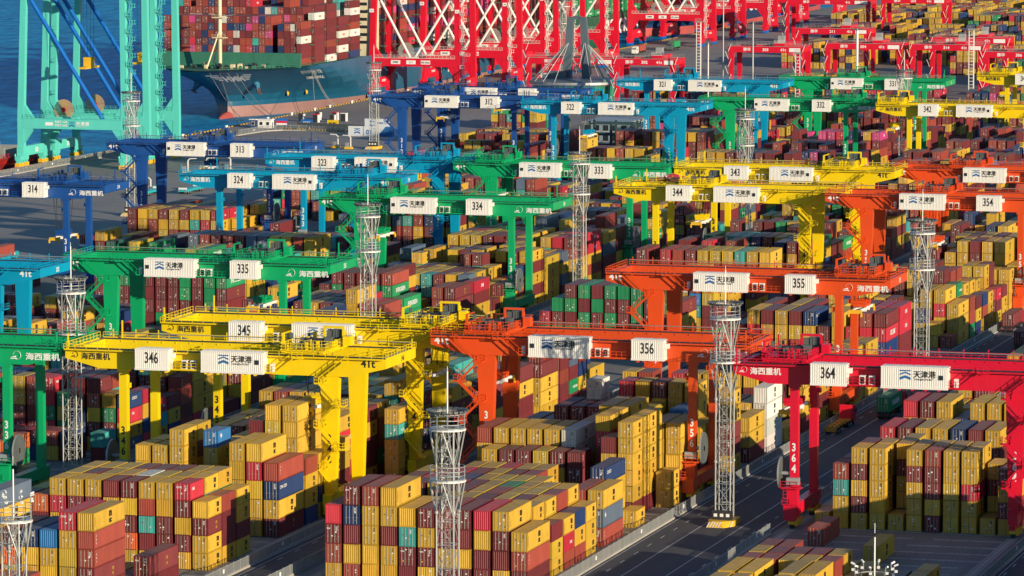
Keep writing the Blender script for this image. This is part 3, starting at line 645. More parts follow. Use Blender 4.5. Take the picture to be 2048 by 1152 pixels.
def build_crane(kind, cname):
    """local origin: narrow-side rail, front plane of the hung cabins; returns list of (part name, parent key, MB)"""
    s = 1 if kind == 'B' else -1; M = crpaint(cname); X = lambda u: s * u
    gy = 2.7; P = []
    def add(name, mb, parent=None): P.append((name, parent, mb)); return name
    for j, y0 in enumerate((gy, gy + SEP)):
        m = MB(); prof = [(X(-9.9), 24.4), (X(-4), GB), (X(38.7), GB), (X(44.9), 24.4), (X(44.9), GT), (X(-9.9), GT)]
        if s < 0: prof = prof[::-1]
        m.extr([(a, b) for a, b in prof], 'y', y0, y0 + 1.6, M)
        for q in range(22):
            u = -8 + q * 2.4; m.box(X(u) - .06, X(u) + .06, y0 - .12, y0, GT - .35, GT - .1, M)
        m.box(X(-9.7), X(44.7), y0 + .55, y0 + 1.0, GT, GT + .16, M_DARK)
        add('girder', m)
    for u in (-9.9, 43.6):
        m = MB(); a, b = sorted((X(u), X(u + 1.3))); m.box(a + .002, b - .002, gy + 1.6, gy + SEP, 24.4, GT - .004, M)
        add('end_beam', m)
        if (u > 0) == (s > 0): m.text('{num}', .0, M, (0, 0, 0), (1, 0, 0), (0, 0, 1)) if False else None
    # railings and walkways
    m = MB()
    for y in (gy - .9, gy + SEP + 2.5):
        m.rail((X(-9.8), y, GT), (X(44.7), y, GT), M, .95, 1.9)
        yy = (y, gy) if y < gy else (gy + SEP + 1.6, y); m.box(X(-9.8), X(44.7), yy[0], yy[1], GT - .1, GT - .02, M)
    m.rail((X(-9.8), gy + 1.5, GT), (X(44.7), gy + 1.5, GT), M, 1.1, 1.9)
    m.box(X(-9.8), X(44.7), gy + SEP + 2.3, gy + SEP + 2.75, GT + .8, GT + .93, M_RAILT)
    for u in (-9.8, 44.8): m.rail((X(u), gy + .2, GT), (X(u), gy + SEP + 1.2, GT), M, 1.1, 1.5)
    for q in range(14):
        u = -8 + q * 4; m.bar((X(u), gy + SEP + 2.5, GT), (X(u), gy + SEP + 2.5, GT + 1.5), .14, M)
    m.bar((X(-9.2), gy - .5, GT), (X(-9.2), gy - .5, GT + 2.6), .22, M); m.bar((X(-6.2), gy + SEP + 2, GT), (X(-6.2), gy + SEP + 2, GT + 3.0), .22, M)
    add('railing', m)
    # legs
    for y0 in (gy + .15, gy + SEP + .15):
        m = MB(); m.box(X(0) - .65, X(0) + .65, y0, y0 + 1.3, 3.9, GB, M); m.box(X(0) - .9, X(0) + .9, y0 - .1, y0 + 1.4, GB - .5, GB - .004, M)
        for z in (8, 13, 18): m.box(X(0) - .68, X(0) + .68, y0 - .03, y0 + 1.33, z, z + .07, M)
        m.box(X(.65), X(1.15), y0 + .2, y0 + .9, GB - 3.1, GB - 2.3, M)
        if y0 < 5:
            for i, q in enumerate('{num}'): pass
        add('leg', m)
        m = MB(); c = X(35.3); ya, yb = y0, y0 + 1.5
        def ring(z, w): return [(c - w, ya, z), (c + w, ya, z), (c + w, yb, z), (c - w, yb, z)]
        m.hexa(ring(3.9, .9) + ring(GB, 1.55), M)
        for z in (7, 11, 15, 19):
            w = .9 + .65 * (z - 3.9) / 19; m.hexa([(c - w - .03, ya - .03, z), (c + w + .03, ya - .03, z), (c + w + .03, yb + .03, z), (c - w - .03, yb + .03, z), (c - w - .03, ya - .03, z + .08), (c + w + .03, ya - .03, z + .08), (c + w + .03, yb + .03, z + .08), (c - w - .03, yb + .03, z + .08)], M)
        add('leg', m)
    for u in (0, 35.3):
        m = MB(); m.box(X(u) - .75, X(u) + .75, gy - 1.2, gy + SEP + 2.9, 2.1, 3.9, M); m.box(X(u) - .85, X(u) + .85, gy + 3, gy + 3.2, 2.0, 3.95, M); add('sill_beam', m)
        for y in (gy + .6, gy + SEP + .8):
            m = MB(); m.box(X(u) - .45, X(u) + .45, y - 2.3, y + 2.3, 1.3, 2.1, M)
            for d in (-1.7, -.6, .6, 1.7):
                m.box(X(u) - .5, X(u) + .5, y + d - .5, y + d + .5, .75, 1.35, M_YB); m.tube((X(u) - .28, y + d, .5), (X(u) + .28, y + d, .5), .9, M_DARK, 12)
                m.box(X(u) + .5, X(u) + .95, y + d - .22, y + d + .22, .5, 1.5, M_YB)
            add('bogie', m)
    # cable reel and drive cabinet on the narrow side, front leg
    m = MB(); cx, cy, cz = X(0) - s * 0 - (2.1 if s > 0 else -1.9), gy + .6, 8.6
    for i in range(36):
        a0, a1 = 2 * math.pi * i / 36, 2 * math.pi * (i + 1) / 36; r0, r1 = .45, 2.65
        p = lambda a, r, x: (x, cy + math.cos(a) * r, cz + math.sin(a) * r)
        m.face([p(a0, r0, cx - .14), p(a0, r1, cx - .14), p(a1, r1, cx - .14), p(a1, r0, cx - .14)], M_GALV if i % 2 else M_GREY)
        m.face([p(a1, r0, cx + .14), p(a1, r1, cx + .14), p(a0, r1, cx + .14), p(a0, r0, cx + .14)], M_GREY)
        m.face([p(a0, r1, cx - .14), p(a0, r1, cx + .14), p(a1, r1, cx + .14), p(a1, r1, cx - .14)], M_GALV)
    m.tube((cx - .3, cy, cz), (X(0), cy, cz), .6, M_GALV, 10)
    add('cable_reel', m)
    m = MB(); m.box(X(0) - 1.7, X(0) + 1.5, gy - 1.7, gy + .1, 6.4, 6.55, M); m.rail((X(0) - 1.7, gy - 1.7, 6.5), (X(0) + 1.5, gy - 1.7, 6.5), M, 1.1, .9)
    m.box(X(0) - .9, X(0) + 1.1, gy - 1.2, gy - .1, 7.0, 8.1, M_GALV); m.box(X(0) - .8, X(0) + .8, gy - 1.0, gy + .1, 3.9, 6.3, M)
    for z in range(8): m.bar((X(0) - 1.3, gy - 1.5, 2.2 + z * .55), (X(0) - .7, gy - 1.5, 2.2 + z * .55), .08, M)
    for a in (-1.3, -.7): m.bar((X(0) + a, gy - 1.5, 1.8), (X(0) + a, gy - 1.5, 6.5), .08, M)
    m.box(X(0) - 1.2, X(0) + .8, gy - 1.9, gy - .6, 1.4, 3.8, M); m.rail((X(0) - 1.4, gy - 2.0, 3.9), (X(0) + 1.0, gy - 2.0, 3.9), M, 1., .8)
    add('drive_platform', m)
    # zigzag stairs on the wide front leg
    m = MB()
    yst = gy - 1.1
    def flight(u0, z0, u1, z1):
        for dy in (0, .75):
            m.bar((X(u0), yst - dy * 0 + dy - .8, z0), (X(u1), yst + dy - .8, z1), .16, M, .28)
            m.bar((X(u0), yst + dy - .8, z0 + 1.05), (X(u1), yst + dy - .8, z1 + 1.05), .08, M)
        k = 14
        for i in range(k + 1):
            t = i / k; x = X(u0 + (u1 - u0) * t); z = z0 + (z1 - z0) * t; m.box(x - .12, x + .12, yst - .78, yst - .08, z - .02, z + .03, M)
            if i % 3 == 0: m.bar((x, yst - .8, z), (x, yst - .8, z + 1.05), .06, M)
    def plat(u, z, w=1.5):
        a, b = X(u) - w / 2, X(u) + w / 2; m.box(a, b, yst - .9, gy, z - .08, z, M)
        m.rail((a, yst - .9, z), (b, yst - .9, z), M, 1.1, .75); m.rail((a, yst - .9, z), (a, gy, z), M, 1.1, .75); m.rail((b, yst - .9, z), (b, gy, z), M, 1.1, .75)
    if kind == 'B':
        us = [(39.0, 25.6), (34.2, 21.9), (37.7, 18.3), (34.1, 14.8), (37.5, 11.3), (34.3, 7.9), (37.3, 4.6)]
    else:
        us = [(40.2, 25.4), (36.2, 21.9), (39.6, 18.6), (36.0, 15.2), (39.4, 11.9), (36.0, 8.5), (39.2, 5.0)]
    for (a, za), (b, zb) in zip(us, us[1:]): flight(a, za, b, zb)
    for a, za in us[1:]: plat(a, za)
    add('stairs', m)
    # hung housings
    if kind == 'B': nb, lb = (3.2, 8.9), (14.5, 25.0)
    else: nb, lb = (-9.6, -4.2), (-27.2, -16.9)
    m = cabin(nb[0], nb[1], 23.2, 26.65, 2.6, None, 'n', '', M); m.box(nb[1] + .05, nb[1] + .75, .8, 1.6, 25.2, 26.0, M_BOX)
    add('electrical_cabin', m)
    m = cabin(lb[0], lb[1], 23.15, 26.65, 2.6, None, 'l', '', M)
    wx = lb[1] - 1.35 if kind == 'B' else lb[0] + .3
    m.box(wx, wx + .75, -.07, .02, 24.7, 25.45, M_GREY); m.box(wx + .08, wx + .67, -.08, .02, 24.77, 25.38, M_GLASS)
    add('machinery_house', m)
    q = MB(); portmark(q, lb[0] + 2.35 if kind == 'A' else lb[0] + 3.0, -.03, 24.45, 1.75, M_BLUEMARK)
    tx = lb[0] + (4.55 if kind == 'A' else 5.2)
    q.text('天津港', 1.18, M_BLK, (tx, -.03, 24.98), (1, 0, 0), (0, 0, 1), .012, 1.0, 'l'); q.text('TIANJIN PORT', .42, M_BLK, (tx, -.03, 24.46), (1, 0, 0), (0, 0, 1), .01, 1.15, 'l')
    add('lettering', q, 'machinery_house')
    # walkways with cooling units between the housings
    a, b = (8.9, 14.5) if kind == 'B' else (-16.9, -9.6)
    m = MB(); m.box(a, b, .7, 2.7, 23.25, 23.35, M); m.rail((a, .7, 23.35), (b, .7, 23.35), M, 1.1, .9); add('walkway', m)
    for q in ((.35, .62) if kind == 'B' else (.12, .3)):
        m = MB(); x = a + (b - a) * q; m.box(x, x + .9, 1.0, 1.8, 23.35, 24.9, M_BOX); m.box(x + .1, x + .8, .985, 1.0, 23.6, 24.7, M_DARK); add('cooling_unit', m)
    xo = lb[1] if kind == 'B' else lb[0]; sg = 1 if kind == 'B' else -1
    m = MB(); m.box(xo, xo + sg * 1.9, .7, 2.7, 23.25, 23.35, M); m.rail((xo, .7, 23.35), (xo + sg * 1.9, .7, 23.35), M, 1.1, .9)
    m.bar((xo + sg * 1.9, 1.2, 23.4), (xo + sg * 4.8, 1.2, 25.8), .16, M); m.bar((xo + sg * 1.9, 2.0, 23.4), (xo + sg * 4.8, 2.0, 25.8), .16, M); m.bar((xo + sg * 1.9, 1.2, 24.5), (xo + sg * 4.8, 1.2, 26.9), .08, M)
    m.box(xo + sg * 4.6, xo + sg * 6.4, .9, 2.7, 25.75, 25.85, M); m.rail((xo + sg * 4.6, .9, 25.85), (xo + sg * 6.4, .9, 25.85), M, 1.1, .8); add('walkway', m)
    m = MB(); m.box(xo + sg * .9, xo + sg * 1.5, 1.2, 1.9, 23.35, 24.8, M_BOX); add('cooling_unit', m)
    for x in [lb[0] + .6 + i * 2.1 for i in range(5)] + [nb[0] + .9, nb[1] - .6]: m = MB(); m.box(x, x + .35, -.15, 2.7, 22.9, 23.12, M); add('bracket', m)
    # painted names
    m = MB(); tc = M_BLK if cname == 'yellow' else M_WL; yf = gy - .03
    if kind == 'B':
        hzmark(m, -8.9, yf, 24.55, .85, tc); m.text('海西重机', 1.2, tc, (-7.1, yf, 24.3), (1, 0, 0), (0, 0, 1), .014, 1.05, 'l'); add('lettering', m); m = MB(); m.text('41t', 1.75, tc, (41.9, yf, 24.5), (1, 0, 0), (0, 0, 1), .03)
    else:
        hzmark(m, .9, yf, 23.75, 1.25, tc); m.text('海西重机', 1.25, tc, (3.6, yf, 23.75), (1, 0, 0), (0, 0, 1), .014, 1.2, 'l'); add('lettering', m); m = MB(); m.text('41t', 1.8, tc, (-43.0, yf, 24.5), (1, 0, 0), (0, 0, 1), .03)
    add('lettering', m)
    return P
def trolley_parts(cname, load, spread_z):
    M = crpaint(cname); P = []; gy = 2.7; rr = random.Random(3)
    m = MB()
    for x in (-3.2, 3.2): m.box(x - .35, x + .35, gy + .2, gy + SEP + 1.4, 26.25, 26.9, M)
    for y in (gy + .8, gy + 6, gy + 10, gy + SEP + .8): m.box(-3.2, 3.2, y - .3, y + .3, 26.3, 26.85, M)
    m.box(-3.4, 3.4, gy + 2, gy + SEP - 1, 26.9, 27.0, M)
    for x in (-3.6, 3.9): m.rail((x, gy - .4, 26.9), (x, gy + SEP + 1.5, 26.9), M, 1.15, 1.0)
    for y in (gy - .4, gy + 4, gy + SEP + 1.5): m.rail((-3.6, y, 26.9), (3.9, y, 26.9), M, 1.15, .9)
    for _ in range(26):
        x = rr.uniform(-3.3, 3.3); y = rr.uniform(gy, gy + SEP); w = rr.uniform(.15, .5); hh = rr.uniform(.6, 1.7); m.box(x, x + w, y, y + w, 26.95, 26.95 + hh, M if rr.random() < .8 else M_GREY)
    m.bar((-3.4, gy + 1, 26.9), (-3.4, gy + 1, 29.6), .36, M); m.bar((-3.4, gy + 1, 29.5), (-2.1, gy + 1, 29.9), .26, M); m.box(-2.3, -1.8, gy + .8, gy + 1.2, 28.8, 29.6, M_GREY)
    P.append(('trolley', None, m))
    m = MB(); y = gy + 9
    for x in (.9, 4.1): m.bar((x, y, 27), (x, y, 29.8), .34, M)
    m.bar((.75, y, 29.8), (4.25, y, 29.8), .36, M); m.box(4.4, 5.6, y - 1.3, y + .4, 27.0, 28.5, M)
    P.append(('portal_frame', 'trolley', m))
    m = MB(); m.box(1.15, 2.0, y + .3, y + 1.2, 27.6, 29.2, M_GREY); m.box(2.1, 3.9, y + .3, y + 1.4, 27.6, 29.4, M_GREY)
    for i in range(4): m.box(2.15 + i * .45, 2.22 + i * .45, y + .26, y + .3, 27.7, 29.3, M_DARK)
    m.tube((-1.6, y - 2.6, 27.75), (1.9, y - 2.6, 27.75), 1.05, M_DARK, 14); m.box(-2.3, 3.1, y - 3.2, y + 1.2, 27.0, 27.15, M_GREY); m.box(1.9, 3.1, y - 3.3, y - 2.2, 27.1, 28.5, M_GREY); m.box(-2.3, -1.7, y - 3, y - 2.4, 27.0, 28.3, M_GREY)
    P.append(('hoist_drum', 'trolley', m))
    m = MB(); z0 = spread_z; yc = gy + SEP / 2 + .8
    for x, y in ((-1.1, -2.6), (1.1, -2.6), (-1.1, 2.6), (1.1, 2.6)):
        m.bar((x * 1.6, yc + y * 1.1, 26.4), (x * .9, yc + y * .6, z0 + 2.2), .09, M_ROPE); m.bar((x * .5, yc + y * 1.1, 26.4), (x * .9, yc + y * .6, z0 + 2.2), .09, M_ROPE)
    P.append(('hoist_rope', None, m))
    m = MB()
    m.box(-1.2, 1.2, yc - 2.2, yc + 2.2, z0 + 1.2, z0 + 1.7, M)
    for y in (-1.9, 1.9): m.tube((-1.3, yc + y, z0 + 2.0), (1.3, yc + y, z0 + 2.0), .8, M, 10)
    for _ in range(8): x = rr.uniform(-1, 1); y = rr.uniform(-2, 2); m.box(x, x + .3, yc + y, yc + y + .3, z0 + 1.7, z0 + 2.4, M)
    for x in (-.75, .75): m.box(x - .18, x + .18, yc - 6, yc + 6, z0 + .55, z0 + 1.0, M_WHITE)
    for y in (-5.9, 5.9, -1.5, 1.5): m.box(-1.22, 1.22, yc + y - .2, yc + y + .2, z0 + .3, z0 + 1.0, M_WHITE if abs(y) < 2 else M_YB)
    for x in (-1.2, 1.2):
        for y in (-6, 6): m.box(x - .12, x + .12, yc + y - .25, yc + y + .25, z0 - .3, z0 + .5, M_YB)
    P.append(('spreader', None, m))
    return P
CRANES = [  # number, x of narrow leg, y of cabin front, trolley u (signed x offset), spreader height
    (346, -265.6, 694, 27.5, 16.5), (345, -264.1, 735, 29.5, 17), (344, -261.1, 1028, 19, 17), (343, -261.6, 1088, 27, 19), (342, -260.9, 1331, 5, 18), (341, -259.6, 1490, 12, 18),
    (336, -286.4, 695, -30, 17), (335, -286.1, 834, -6.5, 16.5), (334, -282.1, 980, -36, 16.5), (333, -282.1, 1085, -38, 17), (332, -282.3, 1342, -6, 8), (331, -282.3, 1451, -14, 18),
    (325, -372.0, 812, 10, 17), (324, -370.3, 1034, 26, 18), (323, -367.9, 1090, 30, 18), (322, -364.3, 1312, 13, 15.5), (321, -365.5, 1428, 20, 18),
    (364, -156.4, 704.5, -2.5, 17.5), (356, -178.9, 728.5, -28.5, 17), (355, -177.4, 837, -.5, 19), (354, -174.6, 1021, -20, 14), (353, -174.4, 1099, -10, 18),
    (314, -394.6, 996, 1, 12.5), (313, -389.3, 1126, -12, 19), (312, -381.4, 1329, -14, 19), (311, -381.3, 1370, -14, 19)]
TPX = {346: 671, 345: 903, 356: 1031, 335: 555, 334: 790, 333: 1021, 364: 1626, 355: 1755, 353: 1964, 354: 1901, 344: 1430, 343: 1711, 342: 1809, 341: 2027, 332: 1716, 331: 1724, 324: 750, 323: 897, 322: 1197, 321: 1380, 314: 151, 313: 445, 312: 911, 311: 1025}
def solve_u(px, cx, cy):
    lo, hi = -46., 46.
    for _ in range(30):
        md = (lo + hi) / 2
        if proj((cx + md + 2.75, cy + 11.7, 29))[0] < px: lo = md
        else: hi = md
    return lo
_proto = {}; _tp = {}
def mesh_cached(key, mb):
    if key not in _tp: _tp[key] = mb.mesh(key[0])
    return _tp[key]
for num, cx, cy, tu, sz in CRANES:
    kind = TYPE[num // 10]; cname = CRCOL[num // 10]
    near = {346: 'nearest of its colour, over the lower left stacks', 364: 'at the right edge beside the road', 356: 'nearest orange one, behind the light mast'}.get(num, 'white cabins hung on its front girder')
    root = empty('gantry_crane', (cx, cy, 0), f"{cname} rail mounted gantry crane numbered {num}, {near}", 'gantry crane', 'rail mounted gantry cranes over the container blocks')
    if (kind, cname) not in _proto: _proto[(kind, cname)] = [(n_, p_, mb.mesh(n_)) for n_, p_, mb in build_crane(kind, cname)]
    made = {}
    for n_, p_, me in _proto[(kind, cname)]:
        o = bpy.data.objects.new(n_, me); COL.objects.link(o); o.parent = made[p_] if p_ else root; made[n_] = o
    tc = M_BLK if cname == 'yellow' else M_WL; gy = 2.7; s = 1 if kind == 'B' else -1
    m = MB(); nb = (3.2, 8.9) if kind == 'B' else (-9.6, -4.2)
    m.text(str(num), 2.5, M_BLK, ((nb[0] + nb[1]) / 2, -.03, 24.35), (1, 0, 0), (0, 0, 1), .012, .64); o = m.build('lettering', made['electrical_cabin'])
    m = MB()
    for xx in (0, s * 35.3):
        for i, q in enumerate(str(num)): m.text(q, 1.75, tc, (xx, gy + .1, 12.2 - i * 1.7), (1, 0, 0), (0, 0, 1), .03, .8)
        m.build('lettering', root); m = MB()
    ex = 44.92 if kind == 'B' else 9.93
    m.text(str(num), 1.2, tc, (ex, gy + SEP * .62, 24.75), (0, 1, 0), (0, 0, 1), .02, .9)
    m.build('lettering', root)
    if num in TPX: tu = TPX[num] and solve_u(TPX[num], cx, cy)
    tk = (cname, sz)
    if tk not in _tp: _tp[tk] = [(n_, p_, mb.mesh(n_)) for n_, p_, mb in trolley_parts(cname, None, sz)]
    made2 = {}
    for n_, p_, me in _tp[tk]:
        o = bpy.data.objects.new(n_, me); COL.objects.link(o); o.parent = made2[p_] if p_ else root; made2[n_] = o
        if not p_: o.location.x = tu
# containers carried by cranes
def loose(ch, L, h, loc, lab, corr=False, door=True, cat='shipping container', rz=0):
    o = bpy.data.objects.new('shipping_container', cont_mesh(ch, L, h, corr)); COL.objects.link(o); o.location = loc; o.rotation_euler = (0, 0, rz); tag(o, lab, cat)
    if door and not corr: d = door_mesh(ch, h, 1).build('door', o)
    q = letter_mesh(ch, L, h, 1)
    if q.f: q.build('lettering', o)
    return o
loose('Y', 12.19, 2.75, (-364.3 + solve_u(1197, -364.3, 1312) - 1.22, 1312 + 2.7 + SEP / 2 + .8 - 6.1, 12.6), 'yellow container hanging in the air under sky blue crane 322')
loose('M', 12.19, 2.75, (-174.6 + solve_u(1901, -174.6, 1021) - 1.22, 1021 + 2.7 + SEP / 2 + .8 - 6.1, 11.1), 'maroon container hanging from the spreader of orange crane 354')

# ------------------------------------------------------------ light masts
def mast(x, y, H=34.5, low=False, lab=''):
    root = empty('light_mast', (x, y, 0), lab, 'light mast', 'lattice light masts standing between the blocks')
    m = MB(); w0 = 1.2; G = M_GALV; top = H - 1.3
    c = [(-w0, -w0), (w0, -w0), (w0, w0), (-w0, w0)]
    for a, b in c: m.tube((a, b, .2), (a, b, top), .25, G, 8)
    n = int(top / 3.1); st = top / n
    for i in range(n):
        z = i * st
        for k in range(4):
            (a, b), (a2, b2) = c[k], c[(k + 1) % 4]
            if i % 2: a, b, a2, b2 = a2, b2, a, b
            m.bar((a, b, z), (a2, b2, z + st), .075, G); m.bar((c[k][0], c[k][1], z + st), (c[(k + 1) % 4][0], c[(k + 1) % 4][1], z + st), .08, G)
    for z in (10, 20): 
        for a, b in c: m.tube((a, b, z), (a, b, z + .35), .5, G, 8)
    m.build('lattice_frame', root)
    m = MB()
    for a in (-.35, .35): m.bar((a, 0, 0), (a, 0, top), .09, G)
    for i in range(int(top / .45)): m.bar((-.35, 0, i * .45), (.35, 0, i * .45), .05, G)
    for i in range(int(top / 1.1)):
        for k in range(5):
            t0, t1 = math.pi * (k / 5) , math.pi * ((k + 1) / 5); m.bar((math.cos(t0) * .45, .2 + math.sin(t0) * .5, i * 1.1), (math.cos(t1) * .45, .2 + math.sin(t1) * .5, i * 1.1), .05, G)
    m.build('ladder', root)
    def ringp(z, r, hh=2.3, name='platform'):
        m = MB(); N = 20
        for k in range(N):
            t0, t1 = 2 * math.pi * k / N, 2 * math.pi * (k + 1) / N; p = lambda t, rr, zz: (math.cos(t) * rr, math.sin(t) * rr, zz)
            m.hexa([p(t0, r - .75, z - .12), p(t1, r - .75, z - .12), p(t1, r, z - .12), p(t0, r, z - .12), p(t0, r - .75, z), p(t1, r - .75, z), p(t1, r, z), p(t0, r, z)], G)
            for q in (.55, 1.1, hh): m.bar(p(t0, r, z + q), p(t1, r, z + q), .07, G)
            m.bar(p(t0, r, z - .25), p(t1, r, z - .25), .20, M_WHITE)
            if k % 2 == 0: m.bar(p(t0, r, z), p(t0, r, z + hh), .08, G)
            if k % 5 in (0, 4, 1):
                q = ((k + 2) % 20) // 5; a, b = c[[2, 3, 0, 1][q]]; a, b = (w0 if math.cos(t0 + .2) > 0 else -w0), (w0 if math.sin(t0 + .2) > 0 else -w0)
                m.bar((a, b, z - 5), p(t0, r, z - .2), .13, G)
        m.build(name, root)
    ringp(top, 2.4, 1.9)
    if not low: ringp(top - 6.9, 2.4, 1.7)
    m = MB(); N = 22
    if not low:
        for k in range(N):
            t = 2 * math.pi * k / N; p = lambda rr, zz, t=t: (math.cos(t) * rr, math.sin(t) * rr, zz)
            m.bar(p(2.35, top + 1.7), p(2.6, top + 2.1), .09, G); d = (-math.sin(t) * .28, math.cos(t) * .28)
            a, b = p(2.3, top + 1.95), p(2.85, top + 2.15)
            m.hexa([(a[0] - d[0], a[1] - d[1], a[2]), (b[0] - d[0], b[1] - d[1], b[2]), (b[0] + d[0], b[1] + d[1], b[2]), (a[0] + d[0], a[1] + d[1], a[2]), (a[0] - d[0], a[1] - d[1], a[2] + .25), (b[0] - d[0], b[1] - d[1], b[2] + .25), (b[0] + d[0], b[1] + d[1], b[2] + .25), (a[0] + d[0], a[1] + d[1], a[2] + .25)], M_GREY)
        m.build('floodlights', root)
    else:
        for k in range(8):
            t = 2 * math.pi * k / 8; x0, y0 = math.cos(t) * 2.4, math.sin(t) * 2.4
            m.bar((x0, y0, top + 2.2), (x0, y0, top + 3.1), .09, G); m.bar((x0, y0, top + 3.1), (x0 * 1.2, y0 * 1.2, top + 3.3), .2, M_WHITE); m.box(x0 * 1.1 - .15, x0 * 1.1 + .15, y0 - .15, y0 + .15, top + 2.3, top + 2.6, M_WHITE)
        m.build('camera_bracket', root)
    m = MB(); m.tube((0, 0, top), (0, 0, top + (7.5 if not low else 6.5)), .2, M_WHITE, 8); m.tube((0, 0, top + 7), (0, 0, top + 8.2), .08, M_WHITE, 6); m.build('lightning_rod', root)
    m = MB(); m.box(-2.1, 2.1, -2.3, 2.3, 0, .9, M_YB); m.hexa([(-1.9, -4.4, 0), (.8, -4.4, 0), (2.1, -2.3, 0), (-2.1, -2.3, 0), (-1.2, -3.6, .9), (.4, -3.6, .9), (2.1, -2.3, .9), (-2.1, -2.3, .9)], M_YB)
    for i in range(9):
        a = -1.9 + i * .45
        m.face([(a, -4.42 if a < .6 else -3.4, .05), (a + .16, -4.42 if a < .6 else -3.4, .05), (a + .5, -3.66 if a < .3 else -2.9, .86), (a + .34, -3.66 if a < .3 else -2.9, .86)], M_WHITE)
    m.box(-1.6, 1.7, -1.8, -1.5, .9, 2.4, M_DARK)
    for i in range(3): m.box(-1.3 + i * 1.0, -.75 + i * 1.0, -1.83, -1.8, 1.4, 1.9, M_WL)
    m.build('foundation', root)
def solve_x(px, y, z):
    lo, hi = -900., 300.
    for _ in range(40):
        md = (lo + hi) / 2
        if proj((md, y, z))[0] < px: lo = md
        else: hi = md
    return lo
MPX = {0: 1450, 1: 895, 2: 1844, 3: 143, 4: 736, 5: 1159, 6: 1490, 7: 1808, 8: 263, 9: 748, 10: 1128, 11: 28, 12: 1748}
for i, (x, y, H, low, lab) in enumerate((
    (-167.8, 708, 34.5, False, 'white lattice light mast on a yellow striped base left of red crane 364'),
    (-171.5, 583, 32.8, False, 'tall white lattice light mast rising between the nearest container stacks at bottom centre'),
    (-168.0, 861, 34.5, False, 'white lattice light mast behind red crane 364, right of orange crane 355'),
    (-281.0, 716, 34.5, False, 'lattice light mast between green crane 336 and yellow crane 346 at the left'),
    (-273.6, 866, 34.5, False, 'white lattice light mast just right of green crane 335'),
    (-274.0, 1008, 34.5, False, 'tall white lattice light mast in front of green crane 333'),
    (-275.0, 1165, 34.5, False, 'lattice light mast against the wide leg of green crane 332'),
    (-273.0, 1352, 34.5, False, 'lattice light mast overlapping the 331 cabin of the far green crane'),
    (-446.0, 1204, 33.5, False, 'white lattice light mast before the turquoise quay crane, left of crane 313'),
    (-467.0, 1462, 27.8, False, 'white lattice light mast in front of the blue ship hull'),
    (-455.0, 1810, 34.0, False, 'far white lattice light mast among the red quay cranes'),
    (-220.5, 552, 23.0, True, 'low white mast ringed with cameras at the bottom left corner'),
    (-112.5, 539, 21.2, True, 'low white mast ringed with cameras at the bottom right edge'))):
    if i in MPX: x = solve_x(MPX[i], y, H * .7)
    mast(x, y, H, low, lab)
for x, y, H, w, lab in ((-424, 1742, 30, 1.6, 'thin white ladder mast left of the cable stayed pavilion'), (-362, 1640, 24, 1.6, 'thin white ladder mast in front of the red gantry 302'), (-300, 1650, 33, 1.7, 'white ladder mast beside the green crane 331 beam end')):
    root = empty('ladder_mast', (x, y, 0), lab, 'light mast', 'thin white ladder masts in the far yard'); m = MB()
    for a in (-w / 2, w / 2):
        for b in (-.5, .5): m.bar((a, b, 0), (a, b, H), .22, M_WHITE)
    for i in range(int(H / 1.2)): m.bar((-w / 2, -.5, i * 1.2), (w / 2, -.5, i * 1.2), .14, M_WHITE); m.bar((-w / 2, .5, i * 1.2), (w / 2, .5, i * 1.2), .14, M_WHITE)
    m.build('lattice_frame', root)
    m = MB(); m.box(-1.2, 1.2, -1, 1, H, H + .4, M_GALV); m.rail((-1.2, -1, H + .4), (1.2, -1, H + .4), M_GALV, 1.2, .6); m.build('platform', root)
for x, y, H, d, lab, c in ((-337, 1625, 34, .9, 'very thick plain white pole standing before red gantry 304', M_WHITE), (-428, 1800, 38, .5, 'slim grey lamp pole with a crown of lamps behind the pavilion', M_GALV), (-395, 1710, 32, .6, 'slim grey lamp pole left of the red gantry 41t', M_GALV), (-398, 1650, 27, .45, 'slim white pole at the right end of red gantry 302', M_WHITE)):
    root = empty('lamp_pole', (x, y, 0), lab, 'lamp pole'); m = MB(); m.tube((0, 0, 0), (0, 0, H), d, c, 12); m.build('pole', root)
    m = MB()
    for k in range(6): t = k * math.pi / 3; m.bar((0, 0, H - .6), (math.cos(t) * 1.6, math.sin(t) * 1.6, H), .14, M_GALV); m.box(math.cos(t) * 1.6 - .3, math.cos(t) * 1.6 + .3, math.sin(t) * 1.6 - .3, math.sin(t) * 1.6 + .3, H - .3, H + .15, M_GREY)
    m.build('lamp_head', root)

